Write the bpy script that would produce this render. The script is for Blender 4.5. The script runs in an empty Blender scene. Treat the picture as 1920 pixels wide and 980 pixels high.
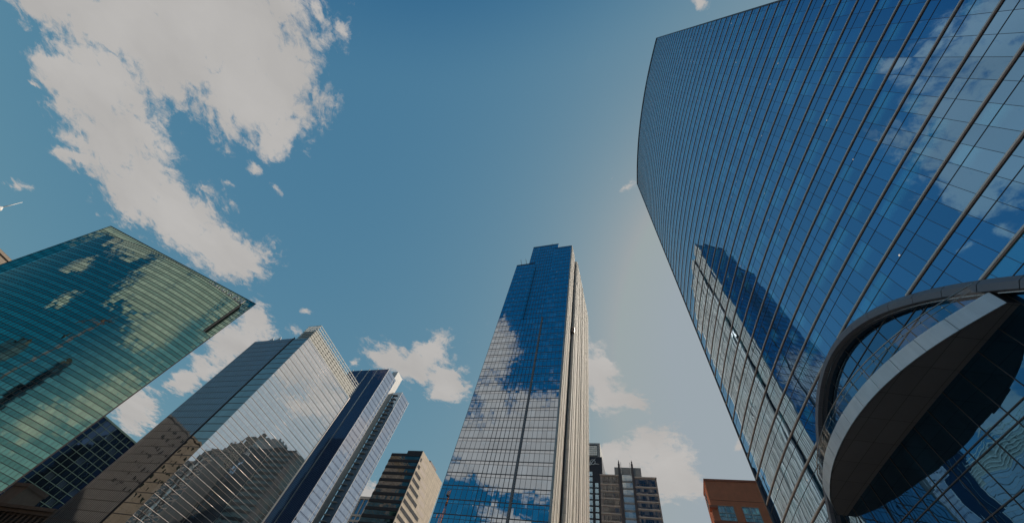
import bpy, math, random
from mathutils import Vector, Matrix

random.seed(7)
SC = bpy.context.scene
COL = SC.collection
R_ = math.radians

# ------------------------------------------------------------------ camera
FPX, ZX, ZY = 653.14, 1100.39, 110.96          # focal length and zenith point, in pixels of a 1920 x 980 frame
UP = Vector((ZX - 960, ZY - 490, FPX)).normalized()
FW = (Vector((0, 0, 1)) - UP * UP.z).normalized()
RT = Vector((FW.y * UP.z - FW.z * UP.y, FW.z * UP.x - FW.x * UP.z, FW.x * UP.y - FW.y * UP.x))
if RT.x < 0:
    RT = -RT
CAM_Z = 1.6
cam_data = bpy.data.cameras.new("camera")
cam = bpy.data.objects.new("camera", cam_data)
COL.objects.link(cam)
cam_data.sensor_fit = 'HORIZONTAL'
cam_data.sensor_width = 36.0
cam_data.lens = FPX / 1920 * 36.0
cam_data.clip_start = 0.1
cam_data.clip_end = 20000
cam.matrix_world = Matrix(((RT.x, -RT.y, -RT.z, 0), (FW.x, -FW.y, -FW.z, 0), (UP.x, -UP.y, -UP.z, CAM_Z), (0, 0, 0, 1)))
SC.camera = cam

def ray(x, y):
    d = Vector((x - 960, y - 490, FPX)).normalized()
    return Vector((d.dot(RT), d.dot(FW), d.dot(UP)))

# ------------------------------------------------------------------ render settings
SC.render.engine = 'CYCLES'
SC.view_settings.view_transform = 'Standard'
SC.view_settings.look = 'None'
SC.view_settings.gamma = 1.0
SC.view_settings.use_curve_mapping = False
SC.view_settings.exposure = -0.45
SC.cycles.caustics_reflective = False
SC.cycles.caustics_refractive = False
SC.cycles.sample_clamp_indirect = 6.0
SC.cycles.sample_clamp_direct = 12.0
SC.cycles.max_bounces = 7
SC.cycles.glossy_bounces = 5
SC.cycles.diffuse_bounces = 3

# ------------------------------------------------------------------ sun and sky
SUN_AZ, SUN_EL = 71.5, 42.0
sd = Vector((math.sin(R_(SUN_AZ)) * math.cos(R_(SUN_EL)), math.cos(R_(SUN_AZ)) * math.cos(R_(SUN_EL)), math.sin(R_(SUN_EL))))
sun_data = bpy.data.lights.new("sun", 'SUN')
sun_data.energy = 5.0
sun_data.angle = R_(0.53)
sun_data.color = (1.0, 0.91, 0.79)
sun = bpy.data.objects.new("sun", sun_data)
COL.objects.link(sun)
sun.location = (300, 100, 400)
sun.rotation_euler = (-sd).to_track_quat('-Z', 'Y').to_euler()

world = bpy.data.worlds.new("World")
SC.world = world
world.use_nodes = True
WN, WL = world.node_tree.nodes, world.node_tree.links
WN.clear()
SKY_STRENGTH, CLOUD_STRENGTH = 0.10, 0.67
SKY_CURVE = ((0.91, 1.315, 0.95, 4.45), (2.65, 0.839, 0.50, 5.2), (4.32, 0.472, 0.215, 5.75))

def wn(t, **kw):
    n = WN.new(t)
    for k, v in kw.items():
        setattr(n, k, v)
    return n

def wmath(op, a, b=None, c=None, clamp=False):
    n = wn('ShaderNodeMath', operation=op, use_clamp=clamp)
    for i, v in enumerate((a, b, c)):
        if v is None:
            continue
        if isinstance(v, (int, float)):
            n.inputs[i].default_value = v
        else:
            WL.new(v, n.inputs[i])
    return n.outputs[0]

sky = wn('ShaderNodeTexSky', sky_type='NISHITA', sun_disc=False)
sky.sun_elevation = R_(SUN_EL)
sky.sun_rotation = R_(SUN_AZ)
sky.altitude = 100
sky.air_density = 1.0
sky.dust_density = 2.8
sky.ozone_density = 1.6
ssep = wn('ShaderNodeSeparateColor')
WL.new(sky.outputs[0], ssep.inputs[0])
scomb = wn('ShaderNodeCombineColor')
for i, (gain, pre, ex, top_) in enumerate(SKY_CURVE):    # haze: the sky is flatter in blue than in red
    WL.new(wmath('MINIMUM', wmath('MULTIPLY', wmath('POWER', wmath('MULTIPLY', ssep.outputs[i], pre), ex), gain), top_), scomb.inputs[i])
bg_sky = wn('ShaderNodeBackground')
# the half of the sky away from the sun is a deeper blue
tc = wn('ShaderNodeTexCoord')
away = wn('ShaderNodeVectorMath', operation='DOT_PRODUCT')
WL.new(tc.outputs['Generated'], away.inputs[0])
away.inputs[1].default_value = (math.sin(R_(-145)) * math.cos(R_(38)), math.cos(R_(-145)) * math.cos(R_(38)), math.sin(R_(38)))
deep = wn('ShaderNodeMapRange', interpolation_type='SMOOTHSTEP')
WL.new(away.outputs['Value'], deep.inputs['Value'])
deep.inputs['From Min'].default_value = 0.60
deep.inputs['From Max'].default_value = 0.94
dmix = wn('ShaderNodeMix', data_type='RGBA', blend_type='MULTIPLY')
WL.new(deep.outputs[0], dmix.inputs['Factor'])
WL.new(scomb.outputs[0], dmix.inputs['A'])
dmix.inputs['B'].default_value = (0.06, 0.46, 0.72, 1)
WL.new(dmix.outputs['Result'], bg_sky.inputs['Color'])
bg_sky.inputs['Strength'].default_value = SKY_STRENGTH

sep = wn('ShaderNodeSeparateXYZ')
WL.new(tc.outputs['Generated'], sep.inputs[0])
zc = wmath('MAXIMUM', sep.outputs[2], 0.05)
comb = wn('ShaderNodeCombineXYZ')                 # where the line of sight meets a flat cloud layer
WL.new(wmath('DIVIDE', sep.outputs[0], zc), comb.inputs[0])
WL.new(wmath('DIVIDE', sep.outputs[1], zc), comb.inputs[1])
warp = wn('ShaderNodeTexNoise')
warp.inputs['Scale'].default_value = 3.2
warp.inputs['Detail'].default_value = 7
warp.inputs['Roughness'].default_value = 0.6
WL.new(comb.outputs[0], warp.inputs['Vector'])
w1 = wn('ShaderNodeVectorMath', operation='SUBTRACT')
WL.new(warp.outputs['Color'], w1.inputs[0])
w1.inputs[1].default_value = (0.5, 0.5, 0.5)
w2 = wn('ShaderNodeVectorMath', operation='MULTIPLY_ADD')
WL.new(w1.outputs[0], w2.inputs[0])
w2.inputs[1].default_value = (0.26, 0.26, 0)
WL.new(comb.outputs[0], w2.inputs[2])
QW = w2.outputs[0]

def qdir(d):
    z = max(d.z, 0.05)
    return (d.x / z, d.y / z)

def ellipse_in_layer(c0, cu, cv):
    """axes of the cloud-layer ellipse spanned by two half-axis vectors"""
    a, b = cu[0] - c0[0], cv[0] - c0[0]
    c, d = cu[1] - c0[1], cv[1] - c0[1]
    e, f, g, h = (a + d) / 2, (a - d) / 2, (c + b) / 2, (c - b) / 2
    q, r = math.hypot(e, h), math.hypot(f, g)
    a1, a2 = math.atan2(g, f), math.atan2(h, e)
    return q + r, abs(q - r), (a2 + a1) / 2

CLOUDS = []
def cloud_seen(x, y, rx, ry, rot=0, thin=0.0):
    """cumulus patch in the direction of a point of the view, half-axes as seen"""
    ca, sa = math.cos(R_(rot)), math.sin(R_(rot))
    k = 0.25
    c0 = qdir(ray(x, y))
    cu = qdir(ray(x + rx * ca * k, y + rx * sa * k))
    cv = qdir(ray(x - ry * sa * k, y + ry * ca * k))
    s1, s2, ang = ellipse_in_layer(c0, cu, cv)
    CLOUDS.append((c0, s1 / k, s2 / k, ang, thin))

def cloud_azel(az, el, raz, rel, thin=0.0):
    """cumulus patch by compass bearing and height, in degrees"""
    D = lambda a, e: Vector((math.sin(R_(a)) * math.cos(R_(e)), math.cos(R_(a)) * math.cos(R_(e)), math.sin(R_(e))))
    k = 0.25
    c0 = qdir(D(az, el))
    s1, s2, ang = ellipse_in_layer(c0, qdir(D(az + raz * k / max(0.2, math.cos(R_(el))), el)), qdir(D(az, el + rel * k)))
    CLOUDS.append((c0, s1 / k, s2 / k, ang, thin))

# the large cloud
for c in [(95, 10, 150, 62, 22), (210, 40, 180, 80, 12), (400, 60, 215, 130, 0), (470, 170, 140, 122, 20), (330, 110, 180, 105, 20), (525, 250, 50, 60, 25),
          (180, 170, 108, 100, 20), (205, 260, 115, 92, 35), (260, 360, 95, 82, 35), (345, 415, 85, 68, 30), (415, 468, 95, 60, 18),
          (140, 300, 60, 24, 20, .2), (65, 160, 34, 14, 20, .4),
          # low cumulus between the towers
          (440, 640, 75, 48, -25), (470, 600, 34, 30, 0), (350, 715, 50, 22, -10), (250, 770, 46, 50, 0), (385, 690, 42, 30, 0), (548, 620, 26, 18, 0, .4),
          (725, 672, 48, 26, 20), (812, 655, 34, 34, 0), (838, 712, 46, 46, 0), (775, 690, 55, 30, 10), (655, 682, 18, 16, 0, .2),
          (1128, 715, 40, 62, -20), (1165, 745, 42, 30, 20),
          (1205, 845, 52, 46, 0), (1262, 880, 62, 50, 15), (1170, 880, 50, 36, 0), (1300, 905, 40, 34, 30), (1140, 860, 30, 30, 0), (1240, 910, 50, 36, 0),
          # wisps
          (656, 58, 26, 44, 10, 0.73), (612, 25, 26, 44, 10, 0.60), (1141, 330, 28, 40, 0, 0.73), (1182, 345, 32, 18, 0, 0.63), (40, 347, 60, 24, 5, 0.58), (1325, 15, 34, 52, -10, 0.63),
          (530, 372, 46, 22, 35, 0.73), (482, 330, 26, 44, -30, 0.58), (424, 356, 36, 20, 10, 0.73), (573, 585, 30, 20, 0, 0.73), (910, 610, 36, 22, 0, 0.73), (690, 925, 24, 26, 0), (1400, 835, 36, 22, 0, 0.73)]:
    cloud_seen(*c)
# clouds behind and beside the viewer, which the glass towers mirror
for c in [(-127, 33, 7, 4.0), (-136, 34.5, 8, 4, -.3), (-117.5, 43, 3.2, 4.4, -.2), (-121, 37.5, 3, 2.5), (-133, 32.5, 9, 4.5, -.5), (-132, 29, 9, 3, -.4), (-125, 29, 5, 3, -.3), (-118.5, 30.5, 3, 3, -.1), (-119, 26.5, 2.5, 1.5),
          (178, 27.5, 12, 3.8, -.3), (-160, 28, 10, 2.8, -.2), (-168, 25, 12, 2.4, -.3), (172, 23, 9, 2.4, -.2), (157, 15.5, 8, 3.6), (148, 18, 6, 2.4), (165, 12, 6, 2), (-146, 20, 3, 1.2), (-128, 23, 5, 1.2),
          (88, 31, 6, 3), (92, 28.5, 4, 2), (84, 27.5, 3, 3), (87, 25.5, 3, 1.4), (96, 33, 5, 4), (78, 26, 4, 3),
          (-100, 38, 5, 4), (-80, 25.5, 2.5, 1.2, .3), (150, 30, 14, 6), (110, 26, 10, 5), (-76, 47, 5, 2.6), (-84, 52, 4, 2.5), (-80, 40, 6, 3)]:
    cloud_azel(*c)

m = None
for (c0, s1, s2, ang, thin) in CLOUDS:
    mp = wn('ShaderNodeMapping', vector_type='TEXTURE')
    mp.inputs['Location'].default_value = (c0[0], c0[1], 0)
    mp.inputs['Rotation'].default_value = (0, 0, ang)
    mp.inputs['Scale'].default_value = (s1, s2, 1)
    WL.new(QW, mp.inputs['Vector'])
    ln = wn('ShaderNodeVectorMath', operation='LENGTH')
    WL.new(mp.outputs[0], ln.inputs[0])
    v = ln.outputs['Value'] if not thin else wmath('ADD', ln.outputs['Value'], thin)
    m = v if m is None else wmath('SMOOTH_MIN', m, v, 0.35)
fb = wn('ShaderNodeTexNoise')
fb.inputs['Scale'].default_value = 6.5
fb.inputs['Detail'].default_value = 12
fb.inputs['Roughness'].default_value = 0.64
WL.new(comb.outputs[0], fb.inputs['Vector'])
fb3 = wn('ShaderNodeTexNoise')
fb3.inputs['Scale'].default_value = 21
fb3.inputs['Detail'].default_value = 8
fb3.inputs['Roughness'].default_value = 0.68
WL.new(QW, fb3.inputs['Vector'])
ragged = wmath('ADD', wmath('MULTIPLY', wmath('SUBTRACT', fb.outputs['Fac'], 0.5), 1.9), wmath('MULTIPLY', wmath('SUBTRACT', fb3.outputs['Fac'], 0.5), 1.5))
dens = wmath('ADD', wmath('SUBTRACT', 1.0, m), ragged)
al = wn('ShaderNodeMapRange', interpolation_type='SMOOTHSTEP')
WL.new(dens, al.inputs['Value'])
al.inputs['From Min'].default_value = -0.10
al.inputs['From Max'].default_value = 0.44
# nothing of a cloud lies below the horizon
hz = wmath('MULTIPLY', al.outputs[0], wmath('MULTIPLY', sep.outputs[2], 8.0, clamp=True))
fb2 = wn('ShaderNodeTexNoise')
fb2.inputs['Scale'].default_value = 3.4
fb2.inputs['Detail'].default_value = 6
WL.new(QW, fb2.inputs['Vector'])
shade = wn('ShaderNodeMapRange')
WL.new(fb2.outputs['Fac'], shade.inputs['Value'])
shade.inputs['From Min'].default_value = 0.3
shade.inputs['From Max'].default_value = 0.7
shade.inputs['To Min'].default_value = 0.89
shade.inputs['To Max'].default_value = 1.05
bg_cloud = wn('ShaderNodeBackground')
bg_cloud.inputs['Color'].default_value = (1.0, 0.965, 0.93, 1)
WL.new(wmath('MULTIPLY', shade.outputs[0], CLOUD_STRENGTH), bg_cloud.inputs['Strength'])
mixw = wn('ShaderNodeMixShader')
WL.new(wmath('MULTIPLY', hz, 0.97), mixw.inputs[0])
WL.new(bg_sky.outputs[0], mixw.inputs[1])
WL.new(bg_cloud.outputs[0], mixw.inputs[2])
WL.new(mixw.outputs[0], wn('ShaderNodeOutputWorld').inputs[0])
world.cycles.sampling_method = 'MANUAL'
world.cycles.sample_map_resolution = 1024

# ------------------------------------------------------------------ materials
class NT:
    def __init__(s, name):
        s.m = bpy.data.materials.new(name)
        s.m.use_nodes = True
        s.n, s.l = s.m.node_tree.nodes, s.m.node_tree.links
        s.n.clear()
        s.out = s.n.new('ShaderNodeOutputMaterial')
    def new(s, t, **kw):
        n = s.n.new(t)
        for k, v in kw.items():
            setattr(n, k, v)
        return n
    def put(s, sock, v):
        if isinstance(v, bpy.types.NodeSocket):
            s.l.new(v, sock)
        else:
            sock.default_value = v
    def math(s, op, *a, clamp=False):
        n = s.new('ShaderNodeMath', operation=op, use_clamp=clamp)
        for i, v in enumerate(a):
            s.put(n.inputs[i], v)
        return n.outputs[0]
    def vmath(s, op, *a):
        n = s.new('ShaderNodeVectorMath', operation=op)
        for i, v in enumerate(a):
            s.put(n.inputs[i], v)
        return n.outputs['Value'] if op in ('LENGTH', 'DOT_PRODUCT', 'DISTANCE') else n.outputs[0]
    def mix(s, f, a, b, kind='MIX'):
        n = s.new('ShaderNodeMix', data_type='RGBA', blend_type=kind)
        s.put(n.inputs['Factor'], f)
        s.put(n.inputs['A'], a if isinstance(a, bpy.types.NodeSocket) else (*a, 1)[:4])
        s.put(n.inputs['B'], b if isinstance(b, bpy.types.NodeSocket) else (*b, 1)[:4])
        return n.outputs['Result']
    def ramp(s, v, a, b, lo=0.0, hi=1.0):
        n = s.new('ShaderNodeMapRange')
        s.put(n.inputs['Value'], v)
        for k, x in zip(('From Min', 'From Max', 'To Min', 'To Max'), (a, b, lo, hi)):
            n.inputs[k].default_value = x
        return n.outputs[0]
    def noise(s, vec, scale, detail=4, rough=0.55):
        n = s.new('ShaderNodeTexNoise')
        s.put(n.inputs['Vector'], vec)
        n.inputs['Scale'].default_value = scale
        n.inputs['Detail'].default_value = detail
        n.inputs['Roughness'].default_value = rough
        return n

def glass(name, refl, inside=(0.012, 0.03, 0.05), pane=(1.5, 4.1), tilt=0.012, wave=0.006, base=0.45, rough=0.012, lit=0.1,
          lit_col=(0.05, 0.12, 0.15), spandrel=0.0, sp_mul=(0.7, 0.8, 0.85), joint=0.0, vary=0.12, zoff=0.0, wave_scale=0.35, dots=None, ceiling=None, lamps=0.0):
    """coated curtain-wall glass: panes a little out of true, rooms dimly behind; UV is in metres along and up the wall"""
    t = NT(name)
    uv = t.new('ShaderNodeTexCoord').outputs['UV']
    sp = t.new('ShaderNodeSeparateXYZ')
    t.put(sp.inputs[0], uv)
    cu = t.math('DIVIDE', sp.outputs[0], pane[0])
    cv = t.math('DIVIDE', t.math('SUBTRACT', sp.outputs[1], zoff), pane[1])
    iu, iv = t.math('FLOOR', cu), t.math('FLOOR', cv)
    fu, fv = t.math('FRACT', cu), t.math('FRACT', cv)
    cell = t.new('ShaderNodeCombineXYZ')
    t.put(cell.inputs[0], iu)
    t.put(cell.inputs[1], iv)
    if spandrel:
        is_sp = t.math('LESS_THAN', fv, spandrel)
        t.put(cell.inputs[2], is_sp)
    wnz = t.new('ShaderNodeTexWhiteNoise', noise_dimensions='3D')
    t.put(wnz.inputs['Vector'], cell.outputs[0])
    rnd = wnz.outputs['Value']
    geo = t.new('ShaderNodeNewGeometry')
    pos = t.new('ShaderNodeTexCoord').outputs['Object']
    nz = t.noise(pos, wave_scale, 3, 0.5)
    off = t.vmath('MULTIPLY', t.vmath('SUBTRACT', wnz.outputs['Color'], (0.5, 0.5, 0.5)), (tilt,) * 3)
    off2 = t.vmath('MULTIPLY', t.vmath('SUBTRACT', nz.outputs['Color'], (0.5, 0.5, 0.5)), (wave,) * 3)
    nrm = t.vmath('NORMALIZE', t.vmath('ADD', geo.outputs['Normal'], t.vmath('ADD', off, off2)))
    col = t.mix(1.0, refl, t.mix(rnd, (1 - vary,) * 3, (1.0, 1.0, 1.0)), 'MULTIPLY')
    room = t.mix(t.math('GREATER_THAN', rnd, 1 - lit), inside, lit_col)
    room = t.mix(t.math('MULTIPLY', fv, 0.6), room, tuple(min(1, c * 2.2) for c in inside))
    if ceiling:   # a pale ceiling seen high up behind some panes
        hi = t.math('MULTIPLY', t.ramp(fv, 0.42, 0.62), t.math('SUBTRACT', 1.0, t.ramp(fv, 0.86, 0.96)))
        some = t.math('LESS_THAN', t.math('FRACT', t.math('MULTIPLY', rnd, 7.31)), ceiling[0])
        room = t.mix(t.math('MULTIPLY', hi, some), room, ceiling[1])
    if spandrel:
        col = t.mix(is_sp, col, t.mix(1.0, col, sp_mul, 'MULTIPLY'))
    lw = t.new('ShaderNodeLayerWeight')
    lw.inputs['Blend'].default_value = 0.5
    t.put(lw.inputs['Normal'], nrm)
    f3 = t.math('POWER', lw.outputs['Facing'], 3.0)
    fac = t.math('MULTIPLY_ADD', f3, 1 - base, base)
    col = t.mix(t.math('POWER', lw.outputs['Facing'], 2.2), col, (0.95, 0.96, 0.97))
    if joint:
        j = t.math('MINIMUM', t.math('MINIMUM', fu, t.math('SUBTRACT', 1.0, fu)), 1.0)
        jn = t.math('LESS_THAN', j, joint)
        fac = t.math('MULTIPLY', fac, t.math('SUBTRACT', 1.0, t.math('MULTIPLY', jn, 0.4)))
    dif = t.new('ShaderNodeBsdfDiffuse')
    t.put(dif.inputs['Color'], room)
    gl = t.new('ShaderNodeBsdfGlossy')
    t.put(gl.inputs['Color'], col)
    gl.inputs['Roughness'].default_value = rough
    t.put(gl.inputs['Normal'], nrm)
    mx = t.new('ShaderNodeMixShader')
    t.put(mx.inputs[0], fac)
    t.l.new(dif.outputs[0], mx.inputs[1])
    t.l.new(gl.outputs[0], mx.inputs[2])
    last = mx.outputs[0]
    if dots:      # slots punched through the cladding: (pitch, width share, band from, band to)
        du = t.math('FRACT', t.math('DIVIDE', sp.outputs[0], dots[0]))
        inb = t.math('MULTIPLY', t.math('LESS_THAN', du, dots[1]),
                     t.math('MULTIPLY', t.math('GREATER_THAN', fv, dots[2]), t.math('LESS_THAN', fv, dots[3])))
        if len(dots) > 4:
            inb = t.math('MULTIPLY', inb, t.math('MULTIPLY', t.math('GREATER_THAN', sp.outputs[0], dots[4]), t.math('LESS_THAN', sp.outputs[0], dots[5])))
        dk = t.new('ShaderNodeBsdfDiffuse')
        dk.inputs['Color'].default_value = (0.01, 0.014, 0.03, 1)
        m2 = t.new('ShaderNodeMixShader')
        t.put(m2.inputs[0], inb)
        t.l.new(last, m2.inputs[1])
        t.l.new(dk.outputs[0], m2.inputs[2])
        last = m2.outputs[0]
    if lamps:     # round ceiling lamps that are switched on behind a few panes
        px = t.math('MULTIPLY', t.math('SUBTRACT', fu, 0.5), pane[0])
        py = t.math('MULTIPLY', t.math('SUBTRACT', fv, 0.72), pane[1])
        r2 = t.math('ADD', t.math('MULTIPLY', px, px), t.math('MULTIPLY', py, py))
        on = t.math('MULTIPLY', t.math('LESS_THAN', r2, 0.011), t.math('LESS_THAN', t.math('FRACT', t.math('MULTIPLY', rnd, 13.7)), lamps))
        em = t.new('ShaderNodeEmission')
        em.inputs['Color'].default_value = (1.0, 0.90, 0.78, 1)
        em.inputs['Strength'].default_value = 0.75
        m3 = t.new('ShaderNodeMixShader')
        t.put(m3.inputs[0], on)
        t.l.new(last, m3.inputs[1])
        t.l.new(em.outputs[0], m3.inputs[2])
        last = m3.outputs[0]
    t.l.new(last, t.out.inputs[0])
    return t.m

def solid(name, col, rough=0.6, metal=0.0, var=0.15, scale=0.6, streak=0.0, grid=None, joint_col=None, bump=0.0, spec=0.5):
    """painted metal, stone or cladding with uneven weathering; grid=(w,h) draws panel joints in UV metres"""
    t = NT(name)
    co = t.new('ShaderNodeTexCoord')
    pos = co.outputs['Object']
    n1 = t.noise(pos, scale, 6, 0.6)
    lo, hi = tuple(c * (1 - var) for c in col), tuple(min(1, c * (1 + var)) for c in col)
    c = t.mix(t.ramp(n1.outputs['Fac'], 0.3, 0.7), lo, hi)
    if streak:
        mp = t.new('ShaderNodeMapping')
        t.put(mp.inputs['Vector'], pos)
        mp.inputs['Scale'].default_value = (1.6, 1.6, 0.03)
        n2 = t.noise(mp.outputs[0], 1.0, 5, 0.6)
        c = t.mix(t.ramp(n2.outputs['Fac'], 0.35, 0.7, 0, streak), c, tuple(x * 0.45 for x in col))
    if grid:
        sp = t.new('ShaderNodeSeparateXYZ')
        t.put(sp.inputs[0], co.outputs['UV'])
        g = []
        cells = t.new('ShaderNodeCombineXYZ')
        for i in (0, 1):
            q = t.math('DIVIDE', sp.outputs[i], grid[i])
            t.put(cells.inputs[i], t.math('FLOOR', q))
            f = t.math('FRACT', q)
            g.append(t.math('LESS_THAN', t.math('MULTIPLY', t.math('MINIMUM', f, t.math('SUBTRACT', 1.0, f)), grid[i]), grid[2]))
        w = t.new('ShaderNodeTexWhiteNoise', noise_dimensions='2D')
        t.put(w.inputs['Vector'], cells.outputs[0])
        c = t.mix(1.0, c, t.mix(w.outputs['Value'], (0.88,) * 3, (1.0,) * 3), 'MULTIPLY')
        c = t.mix(t.math('MAXIMUM', *g), c, joint_col or tuple(x * 0.4 for x in col))
    b = t.new('ShaderNodeBsdfPrincipled')
    t.put(b.inputs['Base Color'], c)
    b.inputs['Roughness'].default_value = rough
    b.inputs['Metallic'].default_value = metal
    b.inputs['Specular IOR Level'].default_value = spec
    if bump:
        bm = t.new('ShaderNodeBump')
        bm.inputs['Strength'].default_value = bump
        bm.inputs['Distance'].default_value = 0.05
        t.put(bm.inputs['Height'], t.noise(pos, 6.0, 6, 0.6).outputs['Fac'])
        t.put(b.inputs['Normal'], bm.outputs[0])
    t.l.new(b.outputs[0], t.out.inputs[0])
    return t.m

def rail_glass(name):
    t = NT(name)
    tr = t.new('ShaderNodeBsdfTransparent')
    tr.inputs['Color'].default_value = (0.86, 0.93, 0.95, 1)
    gl = t.new('ShaderNodeBsdfGlossy')
    gl.inputs['Roughness'].default_value = 0.01
    lw = t.new('ShaderNodeLayerWeight')
    lw.inputs['Blend'].default_value = 0.5
    f = t.math('MULTIPLY_ADD', t.math('POWER', lw.outputs['Facing'], 4.0), 0.8, 0.07)
    mx = t.new('ShaderNodeMixShader')
    t.put(mx.inputs[0], f)
    t.l.new(tr.outputs[0], mx.inputs[1])
    t.l.new(gl.outputs[0], mx.inputs[2])
    t.l.new(mx.outputs[0], t.out.inputs[0])
    return t.m

def lamp_mat(name, col, strength):
    t = NT(name)
    e = t.new('ShaderNodeEmission')
    e.inputs['Color'].default_value = (*col, 1)
    e.inputs['Strength'].default_value = strength
    t.l.new(e.outputs[0], t.out.inputs[0])
    return t.m

M = {}
M['glass_river'] = glass('blue_curtain_glass', (0.19, 0.50, 0.84), inside=(0.002, 0.03, 0.06), pane=(1.63, 4.05), tilt=0.011, wave=0.014, base=0.74,
                         lit=0.10, lit_col=(0.02, 0.16, 0.22), vary=0.16, zoff=35.7, ceiling=(0.34, (0.16, 0.80, 0.88)), lamps=0.035)
M['glass_lobby'] = glass('clear_lobby_glass', (0.08, 0.34, 0.60), inside=(0.002, 0.008, 0.013), pane=(2.4, 3.5), tilt=0.010, wave=0.03, base=0.62,
                         lit=0.06, lit_col=(0.01, 0.05, 0.08), vary=0.15, wave_scale=0.28)
M['glass_centre'] = glass('clear_blue_glass', (0.78, 0.84, 0.89), inside=(0.008, 0.03, 0.06), pane=(1.9, 4.15), tilt=0.010, wave=0.004, base=0.76,
                          lit=0.10, lit_col=(0.20, 0.34, 0.4), vary=0.14, zoff=-0.05, spandrel=0.74, sp_mul=(0.9, 0.94, 0.97), ceiling=(0.2, (0.3, 0.55, 0.62)), lamps=0.02)
M['glass_green'] = glass('green_curtain_glass', (0.50, 0.70, 0.54), inside=(0.002, 0.02, 0.022), pane=(1.55, 3.95), tilt=0.014, wave=0.02, base=0.80,
                         lit=0.05, lit_col=(0.06, 0.14, 0.10), spandrel=0.46, sp_mul=(0.62, 0.70, 0.72), vary=0.16, zoff=0.7)
M['glass_silver'] = glass('silver_mirror_glass', (0.95, 0.97, 0.98), inside=(0.12, 0.15, 0.16), pane=(1.5, 4.4), tilt=0.007, wave=0.007, base=0.88,
                          lit=0.06, lit_col=(0.3, 0.3, 0.26), vary=0.06, zoff=1.2, joint=0.02, spandrel=0.5, sp_mul=(0.93, 0.95, 0.96))
M['glass_dark'] = glass('dark_tinted_glass', (0.32, 0.43, 0.58), inside=(0.006, 0.01, 0.016), pane=(1.5, 4.4), tilt=0.010, wave=0.03, base=0.6, lit=0.04, zoff=1.2, vary=0.2)
M['glass_ink'] = glass('ink_blue_glass', (0.16, 0.27, 0.45), inside=(0.004, 0.008, 0.014), pane=(4.5, 4.1), tilt=0.012, wave=0.03, base=0.4, lit=0.1, lit_col=(0.03, 0.05, 0.07), vary=0.4)
M['glass_slate'] = glass('slate_tinted_glass', (0.42, 0.46, 0.48), inside=(0.02, 0.026, 0.03), pane=(3.5, 4.4), tilt=0.012, wave=0.02, base=0.55, lit=0.04, zoff=1.2, vary=0.2)
M['glass_violet'] = glass('violet_blue_glass', (0.19, 0.21, 0.36), inside=(0.012, 0.012, 0.035), pane=(1.25, 4.1), tilt=0.012, wave=0.01, base=0.5, lit=0.05, vary=0.2)
M['glass_slots'] = glass('pale_slotted_glass', (0.80, 0.84, 0.92), inside=(0.10, 0.13, 0.2), pane=(1.5, 4.1), tilt=0.010, wave=0.01, base=0.68, lit=0.06,
                         lit_col=(0.32, 0.34, 0.33), vary=0.12, dots=(1.15, 0.42, 0.06, 0.26), spandrel=0.35, sp_mul=(0.92, 0.93, 0.96))
M['glass_navy'] = glass('navy_window_glass', (0.40, 0.62, 0.85), inside=(0.02, 0.06, 0.12), pane=(1.0, 1.6), tilt=0.05, wave=0.02, base=0.6, lit=0.3, lit_col=(0.25, 0.32, 0.36))
M['glass_grey'] = glass('grey_window_glass', (0.25, 0.27, 0.31), inside=(0.02, 0.022, 0.03), pane=(1.2, 4.3), tilt=0.05, wave=0.02, base=0.35, lit=0.3, lit_col=(0.22, 0.19, 0.15), vary=0.3)
M['glass_atrium'] = glass('pale_atrium_glass', (0.62, 0.68, 0.67), inside=(0.62, 0.66, 0.64), pane=(2.2, 4.3), tilt=0.02, wave=0.01, base=0.45, lit=0.3, lit_col=(0.4, 0.42, 0.4))
M['glass_bronze'] = glass('bronze_window_glass', (0.34, 0.29, 0.25), inside=(0.035, 0.028, 0.022), pane=(1.3, 3.0), tilt=0.03, wave=0.02, base=0.5, lit=0.2, lit_col=(0.13, 0.10, 0.07), vary=0.35)
M['glass_pane'] = glass('old_window_glass', (0.62, 0.62, 0.58), inside=(0.2, 0.2, 0.185), pane=(1.0, 1.2), tilt=0.09, wave=0.14, base=0.45, lit=0.5, lit_col=(0.62, 0.62, 0.57))
M['bronze'] = solid('bronze_fin', (0.38, 0.23, 0.17), 0.40, 0.3, 0.12)
M['alu'] = solid('satin_aluminium', (0.82, 0.71, 0.62), 0.35, 0.35, 0.06)
M['dark_metal'] = solid('dark_mullion', (0.075, 0.062, 0.06), 0.45, 0.4, 0.1)
M['thin_metal'] = solid('brown_transom', (0.15, 0.125, 0.115), 0.45, 0.4, 0.1)
M['pilaster'] = solid('taupe_pilaster', (0.27, 0.23, 0.21), 0.5, 0.3, 0.1)
M['white_fin'] = solid('white_metal_fin', (0.80, 0.70, 0.63), 0.24, 0.55, 0.05)
M['taupe_fin'] = solid('taupe_metal_fin', (0.34, 0.27, 0.24), 0.35, 0.6, 0.08)
M['screen'] = solid('cream_roof_screen', (0.62, 0.60, 0.54), 0.55, 0.0, 0.08)
M['stone'] = solid('travertine', (0.78, 0.71, 0.62), 0.75, 0.0, 0.10, 0.25, 0.30, bump=0.1)
M['stone_light'] = solid('pale_travertine', (0.80, 0.75, 0.68), 0.75, 0.0, 0.08, 0.25, 0.12, grid=(6, 4.15, 0.04))
M['green_mull'] = solid('green_mullion', (0.085, 0.07, 0.065), 0.45, 0.3, 0.1)
M['teal_mull'] = solid('teal_mullion', (0.03, 0.075, 0.07), 0.5, 0.2, 0.1)
M['black'] = solid('black_recess', (0.012, 0.014, 0.018), 0.7, 0.0, 0.1)
M['arch'] = solid('grey_arch_cladding', (0.25, 0.235, 0.255), 0.5, 0.15, 0.07, 0.4)
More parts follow.
